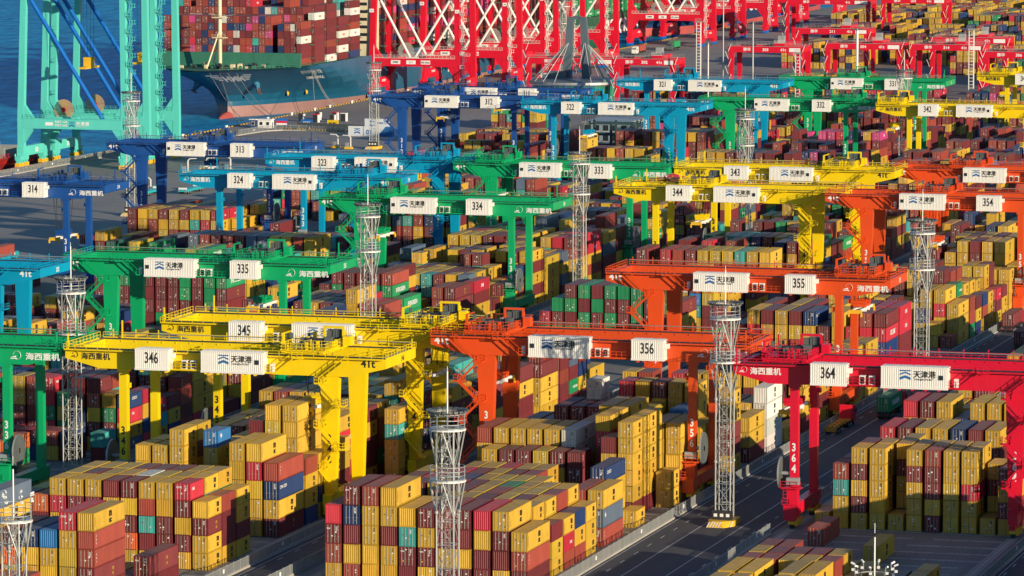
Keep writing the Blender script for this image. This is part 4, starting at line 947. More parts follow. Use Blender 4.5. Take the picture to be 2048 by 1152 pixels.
# ------------------------------------------------------------ fences beside the roads
M_MESH = paint('fence_mesh', (.26, .28, .28), .6, var=.12)
def fence_poly(pts, lab, hh=2.0):
    L = [0.]
    for p, q in zip(pts, pts[1:]): L.append(L[-1] + math.dist(p, q))
    def at(t):
        for i in range(len(pts) - 1):
            if t <= L[i + 1] or i == len(pts) - 2: k = (t - L[i]) / (L[i + 1] - L[i]); return pts[i][0] + (pts[i + 1][0] - pts[i][0]) * k, pts[i][1] + (pts[i + 1][1] - pts[i][1]) * k
    fence(None, 0, L[-1], lab, hh, at=at)
def fence(fx, y0, y1, lab, hh=1.7, at=None):
    at = at or (lambda t: (fx(t), t))
    ox, oy = at(y0); root = empty('road_fence', (ox, oy, 0), lab, 'fence', 'low grey fences along the yard roads')
    m = MB(); p = m; y = y0; bs = MB()
    while y < y1 - .1:
        ye = min(y + 3, y1); xa, ya_ = at(y); xb, yb_ = at(ye); a = Vector((xa - ox, ya_ - oy, 0)); b = Vector((xb - ox, yb_ - oy, 0))
        p.bar(a, a + Vector((0, 0, hh + .15)), .12, M_GALV)
        for q in (.35, hh): m.bar(a + Vector((0, 0, q)), b + Vector((0, 0, q)), .08, M_GALV)
        for i in range(9): c = a.lerp(b, (i + .5) / 9); m.bar(c + Vector((0, 0, .3)), c + Vector((0, 0, hh)), .07, M_MESH)
        if int(y / 3) % 9 == 4: m.box((a.x + b.x) / 2 + .02, (a.x + b.x) / 2 + .08, (a.y + b.y) / 2 - .3, (a.y + b.y) / 2 + .3, .8, 1.4, M_WL)
        bs.hexa([(a.x - .25, a.y, 0), (b.x - .25, b.y, 0), (b.x + .25, b.y, 0), (a.x + .25, a.y, 0), (a.x - .2, a.y, .3), (b.x - .2, b.y, .3), (b.x + .2, b.y, .3), (a.x + .2, a.y, .3)], G_SL)
        y = ye
    m.build('mesh_panel', root); bs.build('kerb_base', root)
fence(lambda y: rail(35, y) + 2.1, 560, 1150, 'fence along the left side of the road between the orange and red cranes')
fence(lambda y: rail(36, y) - 2.1, 560, 700, 'fence left of the nearest red crane stacks, ending at crane 364')
fence(lambda y: rail(36, y) - 2.1, 722, 1000, 'fence right of the wide road, beyond red crane 364')
fence(lambda y: rail(36, y) + 38.6, 560, 760, 'fence at the lower right corner beside the last road')
fence(lambda y: rail(34, y) + 38.7, 560, 1120, 'fence along the right side of the yellow crane block')
fence(lambda y: rail(35, y) - 38.8, 560, 1120, 'fence along the left side of the orange crane block')
fence(lambda y: rail(33, y) + 2.1, 690, 1300, 'fence along the right side of the green crane block')
fence(lambda y: rail(34, y) - 2.1, 690, 1300, 'fence along the left side of the yellow crane block')
fence(lambda y: rail(31, y) + 2.1, 950, 1400, 'fence along the right side of the dark blue crane block')
fence_poly([(-542.5, 1290), (-540, 1376), (-539.5, 1404), (-533, 1480), (-530, 1512), (-528.5, 1528), (-524, 1534), (-516, 1535), (-506, 1530), (-497, 1524)], 'fence on the quay behind the turquoise cranes, curving inland before the ship bow')
rl = MB()
for b in (33, 34, 35, 36):
    for o_ in (0, 35.3 if TYPE[b] == 'B' else -35.3):
        for k in (-.45, .45): strip(rl, lambda y: rail(b, y) + o_ + k, .10, 560 if b > 33 else 690, 1300, .03, M_DARK)
        strip(rl, lambda y: rail(b, y) + o_, 1.6, 560 if b > 33 else 690, 1300, .022, G_SL)
structure(rl, 'crane_rails')

# ------------------------------------------------------------ quay cranes
TURQ = paint('quay_crane_turquoise', (.10, .60, .52), .4, var=.08, dirta=.1); QRED = paint('quay_crane_red', (.66, .006, .03), .4, var=.1, dirta=.12); QBLUE = paint('brace_blue', (.0, .13, .50), .4, var=.08, dirta=.05)
def quay_crane(y0, y1, col, style, lab, H=58, num='', xw=-551, xl=-516, signs=None, pz=(12.2, 15.4), stairs=True):
    root = empty('quay_crane', (xw, y0, 0), lab, 'quay crane', 'ship to shore cranes along the quay'); G = xl - xw; D = y1 - y0
    for j, y in enumerate((0, D)):
        for x in (0, G):
            m = MB(); w = 1.05 if style == 't' else 1.15; lean = 1.6 if x == 0 else (-.3)
            sg = 1 if x == 0 else -1
            m.hexa([(x - w, y - 1, 3.4), (x + w, y - 1, 3.4), (x + w, y + 1, 3.4), (x - w, y + 1, 3.4), (x - w, y - 1, pz[1]), (x + w, y - 1, pz[1]), (x + w, y + 1, pz[1]), (x - w, y + 1, pz[1])], col)
            m.hexa([(x - w, y - 1, pz[1]), (x + w, y - 1, pz[1]), (x + w, y + 1, pz[1]), (x - w, y + 1, pz[1]), (x - w + lean, y - 1, H), (x + w + lean - .3, y - 1, H), (x + w + lean - .3, y + 1, H), (x - w + lean, y + 1, H)], col)
            a, b = x + sg * w, x + sg * (w + 3.2)
            for zz, zt in ((pz[1], pz[1] + 4.5), (pz[0], pz[0] - 4.5)):
                m.extr([(a, zz), (b, zz), (a, zt)] if (sg > 0) == (zt > zz) else [(a, zz), (a, zt), (b, zz)], 'y', y - .9, y + .9, col)
            m.build('leg', root)
        m = MB(); m.box(1.0, G - 1.0, y - 1.05, y + 1.05, pz[0], pz[1], col); m.rail((1, y - 1.2, pz[1]), (G - 1, y - 1.2, pz[1]), col if style == 't' else M_WHITE, 1.2, 1.6); m.build('portal_beam', root)
        m = MB()
        if style == 't':
            m.tube((1.5, y, H - 2), (G - 7.5, y, pz[1]), 1.35, QBLUE, 14)
        else:
            c = G * .47; t = 34.
            m.tube((c - 1, y, pz[1] + .3), (3.4, y, t + 4), 1.0, M_WHITE, 12); m.tube((c + 1, y, pz[1] + .3), (G - 3.4, y, t + 4), 1.0, M_WHITE, 12)
            m.box(c - 2.4, c + 2.4, y - .4, y + .4, pz[1], pz[1] + .5, M_WHITE)
            m.tube((3.2, y, t + 8), (c, y, H - 2), .9, M_WHITE, 10); m.tube((G - 3.2, y, t + 8), (c, y, H - 2), .9, M_WHITE, 10)
        m.build('brace', root)
        m = MB(); m.box(1.0, G - 1, y - 1, y + 1, H - 3, H, col); m.build('upper_beam', root)
    for x in (0, G):
        m = MB(); m.box(x - 1.1, x + 1.1, -1.6, D + 1.6, 3.4, 6.4, col)
        if style == 'r': m.box(x - 1.2, x + 1.2, 2.2, D - 2.2, 4.6, 7.4, col); 
        m.box(x - .9, x + .9, 1, D - 1, H - 2.5, H - .3, col); m.build('sill_beam', root)
        for y in (0, D):
            m = MB(); bc = M_YB if style == 't' else QBLUE
            m.box(x - .9, x + .9, y - 3.6, y + 3.6, 2.1, 3.4, col)
            for k in range(4):
                yy = y - 3.3 + k * 2.2; m.box(x - .75, x + .75, yy - .85, yy + .85, .15, 1.3, bc); m.box(x - .5, x + .5, yy - .5, yy + .5, 1.3, 2.2, col); m.tube((x - .95, yy, 2.4), (x - .95, yy, 4.2), .5, M_WHITE if k % 2 else col, 8)
            m.build('bogie', root)
    if stairs:
        m = MB(); sc = col if style == 't' else M_WHITE; x = G + 1.4
        for k in range(int((H - 6) / 2.6)):
            z = 4 + k * 2.6; ya, yb = (-.9, 1.6) if k % 2 else (1.6, -.9)
            for dx in (0, .7): m.bar((x + dx, ya, z), (x + dx, yb, z + 2.6), .14, sc); m.bar((x + dx, ya, z + 1), (x + dx, yb, z + 3.6), .10, sc)
            m.box(x - .2, x + 1.6, yb - .5, yb + .5, z + 2.5, z + 2.62, sc)
            for q in (0, 1.1): m.bar((x + 1.6, yb - .5, z + 2.6 + q), (x + 1.6, yb + .5, z + 2.6 + q), .1, sc); m.bar((x - .2, yb - .5, z + 2.6 + q), (x + 1.6, yb - .5, z + 2.6 + q), .1, sc)
            for xx in (x - .2, x + 1.6): m.bar((xx, yb - .5, z + 2.6), (xx, yb - .5, z + 3.7), .1, sc)
        m.build('stairs', root)
    m = MB(); cy = D * .5; cx = G * .30; cz = pz[1] + 2.2; rc = paint('reel_wood', (.55, .36, .15)) if style == 't' else paint('reel_grey', (.38, .36, .33))
    for i in range(40):
        a0, a1 = 2 * math.pi * i / 40, 2 * math.pi * (i + .62) / 40
        p = lambda a, r, yy: (cx + math.cos(a) * r, yy, cz + math.sin(a) * r)
        m.hexa([p(a0, .8, cy - .12), p(a0, 3.3, cy - .12), p(a0, 3.3, cy + .12), p(a0, .8, cy + .12), p(a1, .8, cy - .12), p(a1, 3.3, cy - .12), p(a1, 3.3, cy + .12), p(a1, .8, cy + .12)], rc)
    m.tube((cx, cy - .6, cz), (cx, cy + .6, cz), 1.5, QRED, 12); m.box(cx - 3, cx + 5, cy - .8, cy + .8, pz[0] + .8, pz[1], col)
    m.box(1, G - 1, cy - .4, cy + .4, pz[0] + .6, pz[1] - .6, col)
    m.build('cable_reel', root)
    m = MB(); m.box(-34, G + 18, D * .5 - 4.2, D * .5 - 2.6, H, H + 2.6, col); m.box(-34, G + 18, D * .5 + 2.6, D * .5 + 4.2, H, H + 2.6, col)
    for x in range(-32, int(G) + 18, 9): m.box(x, x + .6, D * .5 - 2.6, D * .5 + 2.6, H + .4, H + 1.4, col)
    m.build('boom', root)
    m = MB(); m.box(G - 6, G + 8, D * .5 - 3.6, D * .5 + 3.6, H + 2.6, H + 8, M_WHITE); m.build('machinery_house', root)
    m = MB()
    if style == 't':
        m.text(num, 1.6, M_WL, (8.5, -1.62, 4.0), (1, 0, 0), (0, 0, 1), .02) if False else None
        m.text(num, 1.9, M_WL, (1.13, D * .5, 4.1), (0, 1, 0), (0, 0, 1), .03); m.text(num, 1.9, M_WL, (G + 1.13, D * .5, 4.1), (0, 1, 0), (0, 0, 1), .03)
        portmark(m, G * .47, -1.1, 12.8, 1.9, M_BLUEMARK); m.text('天津港', 1.35, M_WL, (G * .47 + 2.4, -1.1, 13.4), (1, 0, 0), (0, 0, 1), .012, 1.1, 'l'); m.text('TIANJIN PORT', .5, M_WL, (G * .47 + 2.4, -1.1, 12.8), (1, 0, 0), (0, 0, 1), 0, 1.1, 'l')
        m.text('吊具下 65吨', .8, M_WL, (G * .335, -1.1, 14.1), (1, 0, 0), (0, 0, 1), .01, 1, 'l'); m.text('吊钩下 80吨', .8, M_WL, (G * .335, -1.1, 13.0), (1, 0, 0), (0, 0, 1), .01, 1, 'l'); m.box(G * .24, G * .24 + 2.6, -1.09, -1.06, 13.3, 14.3, M_WL)
    else:
        for x, t in ((G * .28, 'SPMP'), (G * .46, num), (G * .63, '65t 66m')):
            m.box(x - 1.9, x + 1.9, -1.12, -1.06, 13.1, 14.6, M_WL); m.text(t, 1.05, M_BLK, (x, -1.14, 13.45), (1, 0, 0), (0, 0, 1), .03, 1.0)
        for x in (0, G):
            m.box(x - .9, x + .9, -1.08, -1.03, 33.2, 34.6, M_WL); m.text(num, .8, M_BLK, (x, -1.1, 33.6), (1, 0, 0), (0, 0, 1), .02, .8)
            m.text('天津港集团', 1.0, M_WL, (x + 1.23, D * .5, 5.5), (0, 1, 0), (0, 0, 1), .02)
    m.build('lettering', root)
    return root
quay_crane(1358, 1377.6, TURQ, 't', 'turquoise quay crane with blue diagonal braces, nearest one at the far left', num='302')
quay_crane(1385, 1405, TURQ, 't', 'turquoise quay crane just behind the nearest turquoise one', num='301')
RQ = [(1723, 1744, '111'), (1790, 1811, '110'), (1846, 1867, '109'), (1888, 1910, '108'), (1943, 1966, '107'), (2126, 2150, '106'), (2190, 2213, '105'), (2262, 2284, '104'), (2335, 2357, '103'), (2430, 2452, '102')]
for i, (a, b, nm) in enumerate(RQ):
    quay_crane(a, b, QRED, 'r', f"red quay crane with white cross braces numbered {nm}, {NTH[i]} red one along the quay", num=nm, H=58)
sp_ = MB()
for i, (y, x, z) in enumerate(((1367, -531.5, 31), (1394, -523.5, 31.2))):
    root = empty('spreader', (x, y, z), ['orange spreader hanging over the water left of a turquoise leg', 'orange spreader hanging half hidden behind the turquoise stair leg'][i], 'spreader'); m = MB()
    m.box(-1.2, 1.2, -6, 6, 0, .6, M_YB); m.box(-1.1, 1.1, -2, 2, .6, 2.6, M_YB); m.tube((-1.3, -1.2, 3), (1.3, -1.2, 3), 1.1, M_YB, 10); m.tube((-1.3, 1.2, 3), (1.3, 1.2, 3), 1.1, M_YB, 10); m.build('headblock', root)
    m = MB()
    for a in (-1, 1):
        for b in (-1.2, 1.2): m.bar((a, b, 3), (a * 1.3, b * 1.4, 58 - z), .08, M_ROPE)
    m.build('hoist_rope', root)


# ------------------------------------------------------------ ships
def ship(y0, L, xc, hb, zt, hullc, bootc, lab, flip=False, fl=48, letters=(), bulb=True, deckh=None):
    """lofted hull; bow at y0 pointing to -y unless flip; xc centre line, hb half breadth"""
    root = empty('container_ship', (xc, y0, -3.2), lab, 'container ship', None); sg = -1 if flip else 1
    hm = paint('hull_' + str(len(MATS)), hullc, .42, var=.14, scale=.06, dirta=.25, dirt=tuple(min(1, a * 1.6 + .03) for a in hullc)); bm = paint('boot_' + str(len(MATS)), bootc, .6, var=.2, scale=.08, dirta=.5, dirt=(.22, .09, .05))
    Z = [-1.5, 0, 2, 4.2, 4.25, 6, 8.5, 11, 13.5, 16, 18, zt]; Z = [z for z in Z if z < zt] + [zt]
    st = lambda z: 37 if z <= 7 else 37 - 37 * min(1, (z - 7) / (zt - 7)) ** 1.3
    ln = lambda z: 120 - 72 * (max(0, z) / zt); N = 26
    k = lambda i, z: (st(z) + (L - st(z)) * (i / N) ** 1.7)
    rows = []
    for z in Z:
        row = []
        for i in range(N + 1):
            y = k(i, z); u = min(1, max(0, (y - st(z)) / ln(z))); w = hb * (math.sin(u * math.pi / 2) ** .8 if u > 0 else 0)
            e = (L - y) / 40.; w *= min(1, .80 + .2 * max(0, e)) if e < 1 else 1
            row.append((w, y))
        rows.append(row)
    m = MB(); b = MB()
    for j in range(len(Z) - 1):
        t = b if Z[j + 1] <= 4.22 else m; mat = bm if Z[j + 1] <= 4.22 else hm
        for i in range(N):
            for s in (1, -1):
                p = [(s * rows[j][i][0], sg * rows[j][i][1], Z[j]), (s * rows[j][i + 1][0], sg * rows[j][i + 1][1], Z[j]), (s * rows[j + 1][i + 1][0], sg * rows[j + 1][i + 1][1], Z[j + 1]), (s * rows[j + 1][i][0], sg * rows[j + 1][i][1], Z[j + 1])]
                t.face(p if (s * sg) > 0 else p[::-1], mat)
        w = rows[j + 1][N][0]; w0 = rows[j][N][0]; t.face([(-w0, sg * L, Z[j]), (w0, sg * L, Z[j]), (w, sg * L, Z[j + 1]), (-w, sg * L, Z[j + 1])], mat)
    h = m.build('hull', root); b.build('boot_topping', h)
    if bulb:
        m = MB(); P = 10
        for i in range(8):
            a0, a1 = i / 8, (i + 1) / 8
            r0, r1 = 2.9 * math.sqrt(max(0, 1 - (1 - a0) ** 2)), 2.9 * math.sqrt(max(0, 1 - (1 - a1) ** 2)); ya, yb = 27 + a0 * 12, 27 + a1 * 12
            for q in range(P):
                t0, t1 = 2 * math.pi * q / P, 2 * math.pi * (q + 1) / P
                m.face([(math.cos(t0) * r0 * .7, sg * ya, -.6 + math.sin(t0) * r0), (math.cos(t1) * r0 * .7, sg * ya, -.6 + math.sin(t1) * r0), (math.cos(t1) * r1 * .7, sg * yb, -.6 + math.sin(t1) * r1), (math.cos(t0) * r1 * .7, sg * yb, -.6 + math.sin(t0) * r1)], paint('bulb_red', (.42, .08, .07), .6))
        m.build('bulbous_bow', root)
    m = MB(); dk = paint('ship_deck_green', (.03, .17, .11), .6)
    for i in range(N):
        a, c = rows[-1][i], rows[-1][i + 1]; m.face([(-a[0], sg * a[1], zt - .4), (a[0], sg * a[1], zt - .4), (c[0], sg * c[1], zt - .4), (-c[0], sg * c[1], zt - .4)], dk)
    m.build('deck', root)
    return root, dk, sg
PINKB = (.34, .19, .17)
ROOT, DK, _ = ship(1601, 400, -581.2, 30.2, 19.6, (.012, .105, .19), PINKB, 'huge blue container ship moored bow towards the viewer, its side lettered HMM')
def sub(name, mb): return mb.build(name, ROOT)
m = MB(); m.hexa([(-29.5, 36, 19.2), (29, 36, 19.2), (29, 38, 19.2), (-29.5, 38, 19.2), (-29.5, 37.2, 24.6), (29, 37.2, 24.6), (29, 38.2, 24.6), (-29.5, 38.2, 24.6)], DK); sub('breakwater', m)
m = MB(); CR = paint('mast_cream', (.72, .62, .38), .5)
m.tube((1, 26, 19), (1, 26, 46), 1.5, CR, 12); m.tube((1, 26, 46), (1, 26, 50), .7, CR, 8); m.bar((-3, 22, 19), (1, 26, 34), .5, CR); m.bar((-3, 29, 19), (1, 26, 34), .5, CR)
for z in (38, 45.5, 30.5): m.box(-1.6, 3.6, 24.4, 27.6, z, z + .3, CR); m.rail((-1.6, 24.4, z + .3), (3.6, 24.4, z + .3), CR, 1.1, 1.2)
sub('foremast', m)
m = MB(); rr = random.Random(5)
for _ in range(60):
    x = rr.uniform(-14, 26); y = rr.uniform(18, 34); r = rr.uniform(.4, 1.1)
    if abs(x) < (y - 2) * .8: m.tube((x, y, 19.2 + r), (x + rr.uniform(.6, 1.6), y, 19.2 + r), r * 2, rr.choice((DK, DK, M_DARK, CR)), 10)
sub('deck_machinery', m)
m = MB()
for i in range(24):
    a = (abs(math.sin(i)) * 0)
rowsY = [6 + i * 2.6 for i in range(26)]
for y0_, y1_ in zip(rowsY, rowsY[1:]):
    w0 = 30.2 * math.sin(min(1, y0_ / 48) * math.pi / 2) ** .8; w1 = 30.2 * math.sin(min(1, y1_ / 48) * math.pi / 2) ** .8
    for s in (1, -1):
        for q in (.5, 1.1): m.bar((s * (w0 - .3), y0_, 19.4 + q), (s * (w1 - .3), y1_, 19.4 + q), .12, DK)
        m.bar((s * (w0 - .3), y0_, 19.4), (s * (w0 - .3), y0_, 20.5), .14, DK)
sub('deck_railing', m)
for j in range(26):
    y = 37.5 + 12.6 + j * 14.6 if j < 5 else 52 + 14.8 * j; m = MB()
    for x in range(-29, 30, 5): m.bar((x, y + .6, 19), (x, y + .6, 33 if j < 5 else 36), .5, DK)
    for z in (22, 27, 32.5): m.box(-29.5, 29.7, y + .2, y + 1.2, z, z + .35, DK)
    sub('lashing_bridge', m)
m = MB(); m.box(-29, 29, 122, 134, 19, 58, paint('ship_house_cream', (.70, .62, .42), .6)); 
for z in range(24, 56, 3): m.box(-28, 28, 121.9, 121.95, z, z + 1.2, M_GLASS)
sub('deckhouse', m)
def hull_text(txt, size, yc, z, mat, hx=30.35, tilt=0, name='lettering', sx=1.):
    m = MB(); m.text(txt, size, mat, (hx, yc, z), (0, 1, 0), (0, 0, 1), .03, sx); return sub(name, m)
hull_text('H M M', 15.5, 220, 7.5, M_WL, sx=1.5)
# bow emblem: winged HMM, and the ship's name, on the flared bow
def bowpt(y, z, zt=19.6, hb=30.2):
    st = 37 if z <= 7 else 37 - 37 * min(1, (z - 7) / (zt - 7)) ** 1.3; ln = 120 - 72 * z / zt; u = min(1, max(0, y / ln)); return (hb * math.sin(u * math.pi / 2) ** .8 + .15, y + st - .15, z)
def bowtext(txt, size, y0, z0, sx=1., mat=M_WL, bold=.03):
    vs, fs, w, _ = glyphs(txt, bold); m = MB(); i = m.mi(mat)
    for x, z in vs: m.v.append(bowpt(y0 + x * size * sx, z0 + z * size))
    m.f = [tuple(f) for f in fs]; m.m = [i] * len(fs); return m
m = bowtext('HMM', 3.0, 4.2, 14.4, 1.0, bold=.05)
for s0, s1 in ((.6, 3.8), (11.2, 14.4)):
    for q in range(4):
        a, b = (s0 + q * .6, s1) if s0 < 5 else (s0, s1 - q * .6); z = 17.0 - q * .7
        m.face([bowpt(a, z), bowpt(b, z), bowpt(b, z + .42), bowpt(a, z + .42)], M_WL)
sub('emblem', m)
sub('lettering', bowtext('에이치엠엠 한울', 1.9, 36, 16.0, 1.1)); sub('lettering', bowtext('HMM HANUL', 1.7, 38, 13.6, 1.1))
for y, z in ((18, 12.0),):
    for s in (1, -1):
        m = MB(); p = Vector(bowpt(y - 6, z)); 
        for q in range(12):
            t0, t1 = 2 * math.pi * q / 12, 2 * math.pi * (q + 1) / 12
            a = lambda t, r, o: (s * (p.x + o), p.y + math.cos(t) * r - o * .6, p.z + math.sin(t) * r + (2.5 - o))
            f_ = [a(t0, 2.6, -2), a(t1, 2.6, -2), a(t1, 1.9, 2.6), a(t0, 1.9, 2.6)]; m.face(f_ if s > 0 else f_[::-1], hm_ if (hm_ := paint('hull_blue_light', (.05, .22, .36), .45)) else None)
        m.face([a(2 * math.pi * q / 12, 1.9, 2.6) for q in (range(12) if s > 0 else range(11, -1, -1))], hm_)
        m.bar(a(0, 0, 3.0), (a(0, 0, 3.0)[0], a(0, 0, 3)[1], p.z - 2.6), .6, paint('rusty_iron', (.16, .07, .04), .8)); m.bar((a(0, 0, 3.0)[0] - 1.1, a(0, 0, 3)[1], p.z - 1.6), (a(0, 0, 3.0)[0] + 1.1, a(0, 0, 3)[1], p.z - 2.8), .5, MATS['rusty_iron'])
        sub('anchor', m)
for a, b in (((3, 8, 19), (-546, 1560)), ((6, 11, 19), (-546, 1553)), ((8, 13, 19), (-546.5, 1587)), ((10, 17, 19), (-546.5, 1592)), ((28, 52, 19.4), (-547, 1662)), ((28, 53, 19.4), (-547, 1664)), ((28, 54, 19.4), (-547, 1640))):
    m = MB(); A = Vector(a); B = Vector((b[0] + 581.2, b[1] - 1601, 3.6)); pp = [A.lerp(B, t / 8) - Vector((0, 0, 2.2 * math.sin(math.pi * t / 8))) for t in range(9)]
    for p, q in zip(pp, pp[1:]): m.bar(p, q, .16, paint('mooring_rope', (.30, .28, .25), .8))
    sub('mooring_line', m)
m = MB()
for y in (34, 44):
    c = Vector(bowpt(y - 8, 8.4)); m.face([(c.x + .15, c.y + math.cos(t * math.pi / 6) * 1.3, c.z + math.sin(t * math.pi / 6) * 1.3) for t in range(12)], M_YB)
sub('thruster_mark', m)
# far ships
r2, dk2, _ = ship(2214, 205, -583, 27, 19.0, (.004, .10, .055), (.40, .12, .10), 'green hulled container ship lettered EVERGREEN behind the red quay cranes', flip=True)
m = MB(); m.text('EVERGREEN', 9.5, M_WL, (27.2, -86, 9.0), (0, 1, 0), (0, 0, 1), .04, 1.25); m.build('lettering', r2)
m = MB()
for y in (-30, -60, -100, -140, -180):
    for x in range(-26, 27, 4): m.bar((x, y, 19), (x, y, 30), .5, M_WHITE)
m.build('lashing_bridge', r2)
r3, dk3, _ = ship(2235, 360, -583, 29, 20.0, (.008, .035, .11), (.48, .09, .08), 'navy blue container ship with red waterline farthest along the quay')
m = MB(); m.text('CMA CGM', 11, M_WL, (29.2, 150, 8.5), (0, 1, 0), (0, 0, 1), .04, 1.4); m.build('lettering', r3)
m = MB(); m.box(-27, 27, 150, 162, 19, 46, CR); m.build('deckhouse', r3)
r4, dk4, _ = ship(1270, 122, -569, 14.5, 6.0, (.50, .02, .015), (.35, .02, .02), 'small red hulled feeder ship loaded with faded containers at the left edge', bulb=False)
m = MB()
for y in range(36, 112, 13): m.box(-13, 12, y, y + .8, 5.6, 9, M_GALV)
m.rail((13.5, 40, 6), (13.5, 118, 6), QRED, 1.2, 3); m.build('lashing_bridge', r4)

# ------------------------------------------------------------ quay furniture
for i in range(14):
    y = 1440 + i * 24 + (i % 3) * 3
    root = empty('bollard', (-546.6, y, 0), None, 'bollard', 'white mooring bollards along the quay edge'); root['label'] = 'white mushroom shaped mooring bollard on the quay edge'
    m = MB(); m.tube((0, 0, 0), (0, 0, .7), .7, M_WHITE, 10); m.build('post', root); m = MB(); m.tube((0, 0, .7), (0, 0, 1.1), 1.15, M_WHITE, 12); m.build('cap', root)
m = MB()
for i in range(330):
    y = 1300 + i * 3.2; m.box(-547.9, -547.3, y, y + 1.6, .007, .32, M_YB if i % 1 == 0 else M_BLK); m.box(-547.9, -547.3, y + 1.6, y + 3.2, .007, .30, M_BLK)
o = m.build('quay_edge_kerb'); o['kind'] = 'structure'
def house(x, y, w, d, h, lab, wall, trim, nwin=3, rz=0, cat='booth'):
    root = empty('guard_booth', (x, y, 0), lab, cat); root.rotation_euler = (0, 0, rz); m = MB(); m.box(0, w, 0, d, 0, h, wall); m.build('wall', root)
    m = MB(); m.box(-.3, w + .3, -.3, d + .3, h, h + .3, trim); m.build('roof', root)
    for i in range(nwin):
        a = w * (i + .5) / nwin; m = MB(); m.box(a - .55, a + .55, -.05, .01, 1.1, 2.2, M_GLASS); m.box(a - .65, a + .65, -.03, .005, 1.0, 2.3, M_WHITE); m.build('window', root)
    m = MB(); m.box(w - .01, w + .05, d * .3, d * .3 + 1, 0.02, 2.1, M_GREY); m.build('door', root)
house(-539.3, 1543.4, 2.2, 2.4, 2.9, 'small booth with navy blue base on the quay, left of the white booth', paint('booth_blue', (.03, .07, .20)), M_WHITE, 1); house(-536.6, 1544, 5.0, 3, 2.9, 'white booth with two windows on the quay before the ship bow', M_WHITE, M_WHITE, 2)
def board(x, y, w, h, z, mat, lab, txt=None, tc=M_WL, band=None):
    root = empty('banner_board', (x, y, 0), lab, 'sign'); m = MB(); m.box(0, w, 0, .2, z, z + h, mat)
    if band: m.box(.1, w - .1, -.03, 0, z + h * .3, z + h * .62, band); m.box(.1, w - .1, -.03, 0, z + .05, z + h * .28, M_WL)
    for a in (.2, w - .4): m.box(a, a + .15, .2, .35, 0, z + h, M_GALV)
    m.build('panel', root)
    if txt: m = MB(); m.text(txt, h * .3, tc, (w / 2, -.05, z + h * .4), (1, 0, 0), (0, 0, 1), 0, 1.0); m.build('lettering', root)
SB = paint('sign_blue', (.01, .14, .50))
board(-531.5, 1549, 4.2, 2.3, .9, SB, 'banner striped blue, red and white on the quay beside the white booth', None, M_WL, QRED)
board(-521.9, 1548.4, 4.2, 2.2, .9, SB, 'blue sign board on the quay left of the yellow one', '安全生产')
board(-511, 1545, 4.2, 2.4, .9, paint('sign_yellow', (.75, .55, .01)), 'yellow sign board on the quay', '禁止通行', M_BLK)
root = empty('striped_barrier', (-527, 1540, 0), 'long low barrier with black and yellow blocks under the quay sign boards', 'barrier'); root.rotation_euler = (0, 0, -.28); m = MB()
for i in range(34): m.box(i * 1.2, i * 1.2 + .6, 0, .4, 0, .7, M_YB); m.box(i * 1.2 + .6, i * 1.2 + 1.2, 0, .4, 0, .7, M_BLK)
m.build('block', root); m = MB(); m.box(4, 41, 5, 5.2, 0, 2.4, M_GREY); m.build('panel', root)
root = empty('gate_sign', (-493.4, 1515, 0), 'long blue and white wall sign numbered 02 beside the quay road', 'sign')
WSG = paint('sign_white', (.62, .66, .70), var=.06)
m = MB(); m.box(0, 16.8, 0, .4, 0, 3.5, WSG); m.box(5.4, 5.6, -.04, 0, .1, 3.4, M_BLUEMARK); m.hexa([(10.5, -.04, 0), (16.8, -.04, 0), (16.8, 0, 0), (10.5, 0, 0), (13.6, -.04, 3.5), (16.8, -.04, 3.5), (16.8, 0, 3.5), (13.6, 0, 3.5)], M_BLUEMARK); m.build('panel', root)
m = MB(); m.text('02', 2.3, M_BLUEMARK, (7.5, -.06, .7), (1, 0, 0), (0, 0, 1), .02, .9); m.build('lettering', root); m = MB(); portmark(m, 2.2, -.06, .7, 2.2, M_BLUEMARK); m.build('emblem', root)
root = empty('arrow_sign', (-490, 1523, 0), 'white direction sign with two blue left arrows above the numbered wall sign', 'sign'); m = MB(); m.box(0, 9, 0, .3, 2.6, 5.6, WSG); m.box(.5, .8, .3, .5, 0, 5.2, M_GALV); m.box(8, 8.3, .3, .5, 0, 5.2, M_GALV); m.build('panel', root)
for z in (3.0, 4.3):
    m = MB(); m.face([(1.6, -.03, z + .35), (2.4, -.03, z - .15), (2.4, -.03, z + .85)], M_BLUEMARK); m.face([(2.4, -.03, z + .2), (3.8, -.03, z + .2), (3.8, -.03, z + .5), (2.4, -.03, z + .5)], M_BLUEMARK); m.build('arrow', root)
m = MB(); m.text('装卸区入口', .75, M_BLUEMARK, (6.4, -.03, 3.8), (1, 0, 0), (0, 0, 1), 0, 1); m.build('lettering', root)
for i, (x, y, c) in enumerate(((-533.5, 1580, M_GREY), (-530.5, 1590, M_GREY), (-527, 1577, QRED), (-524, 1590, QRED), (-521, 1578, M_GREY), (-519, 1585, M_WHITE))):
    root = empty('hatch_stand', (x, y, 0), None, 'stand', 'dark cabinets with white frames standing on the quay'); root['label'] = 'dark cabinet with a light frame standing on the quay apron'
    m = MB(); m.box(0, 1.7, 0, 1.5, 0, 2.8, M_DARK); m.build('cabinet', root); m = MB(); m.box(-.15, 2.2, -.15, 1.6, 2.8, 3.05, c); m.box(1.75, 2.1, -.1, 1.6, 0, 2.8, M_WHITE); m.build('frame', root)
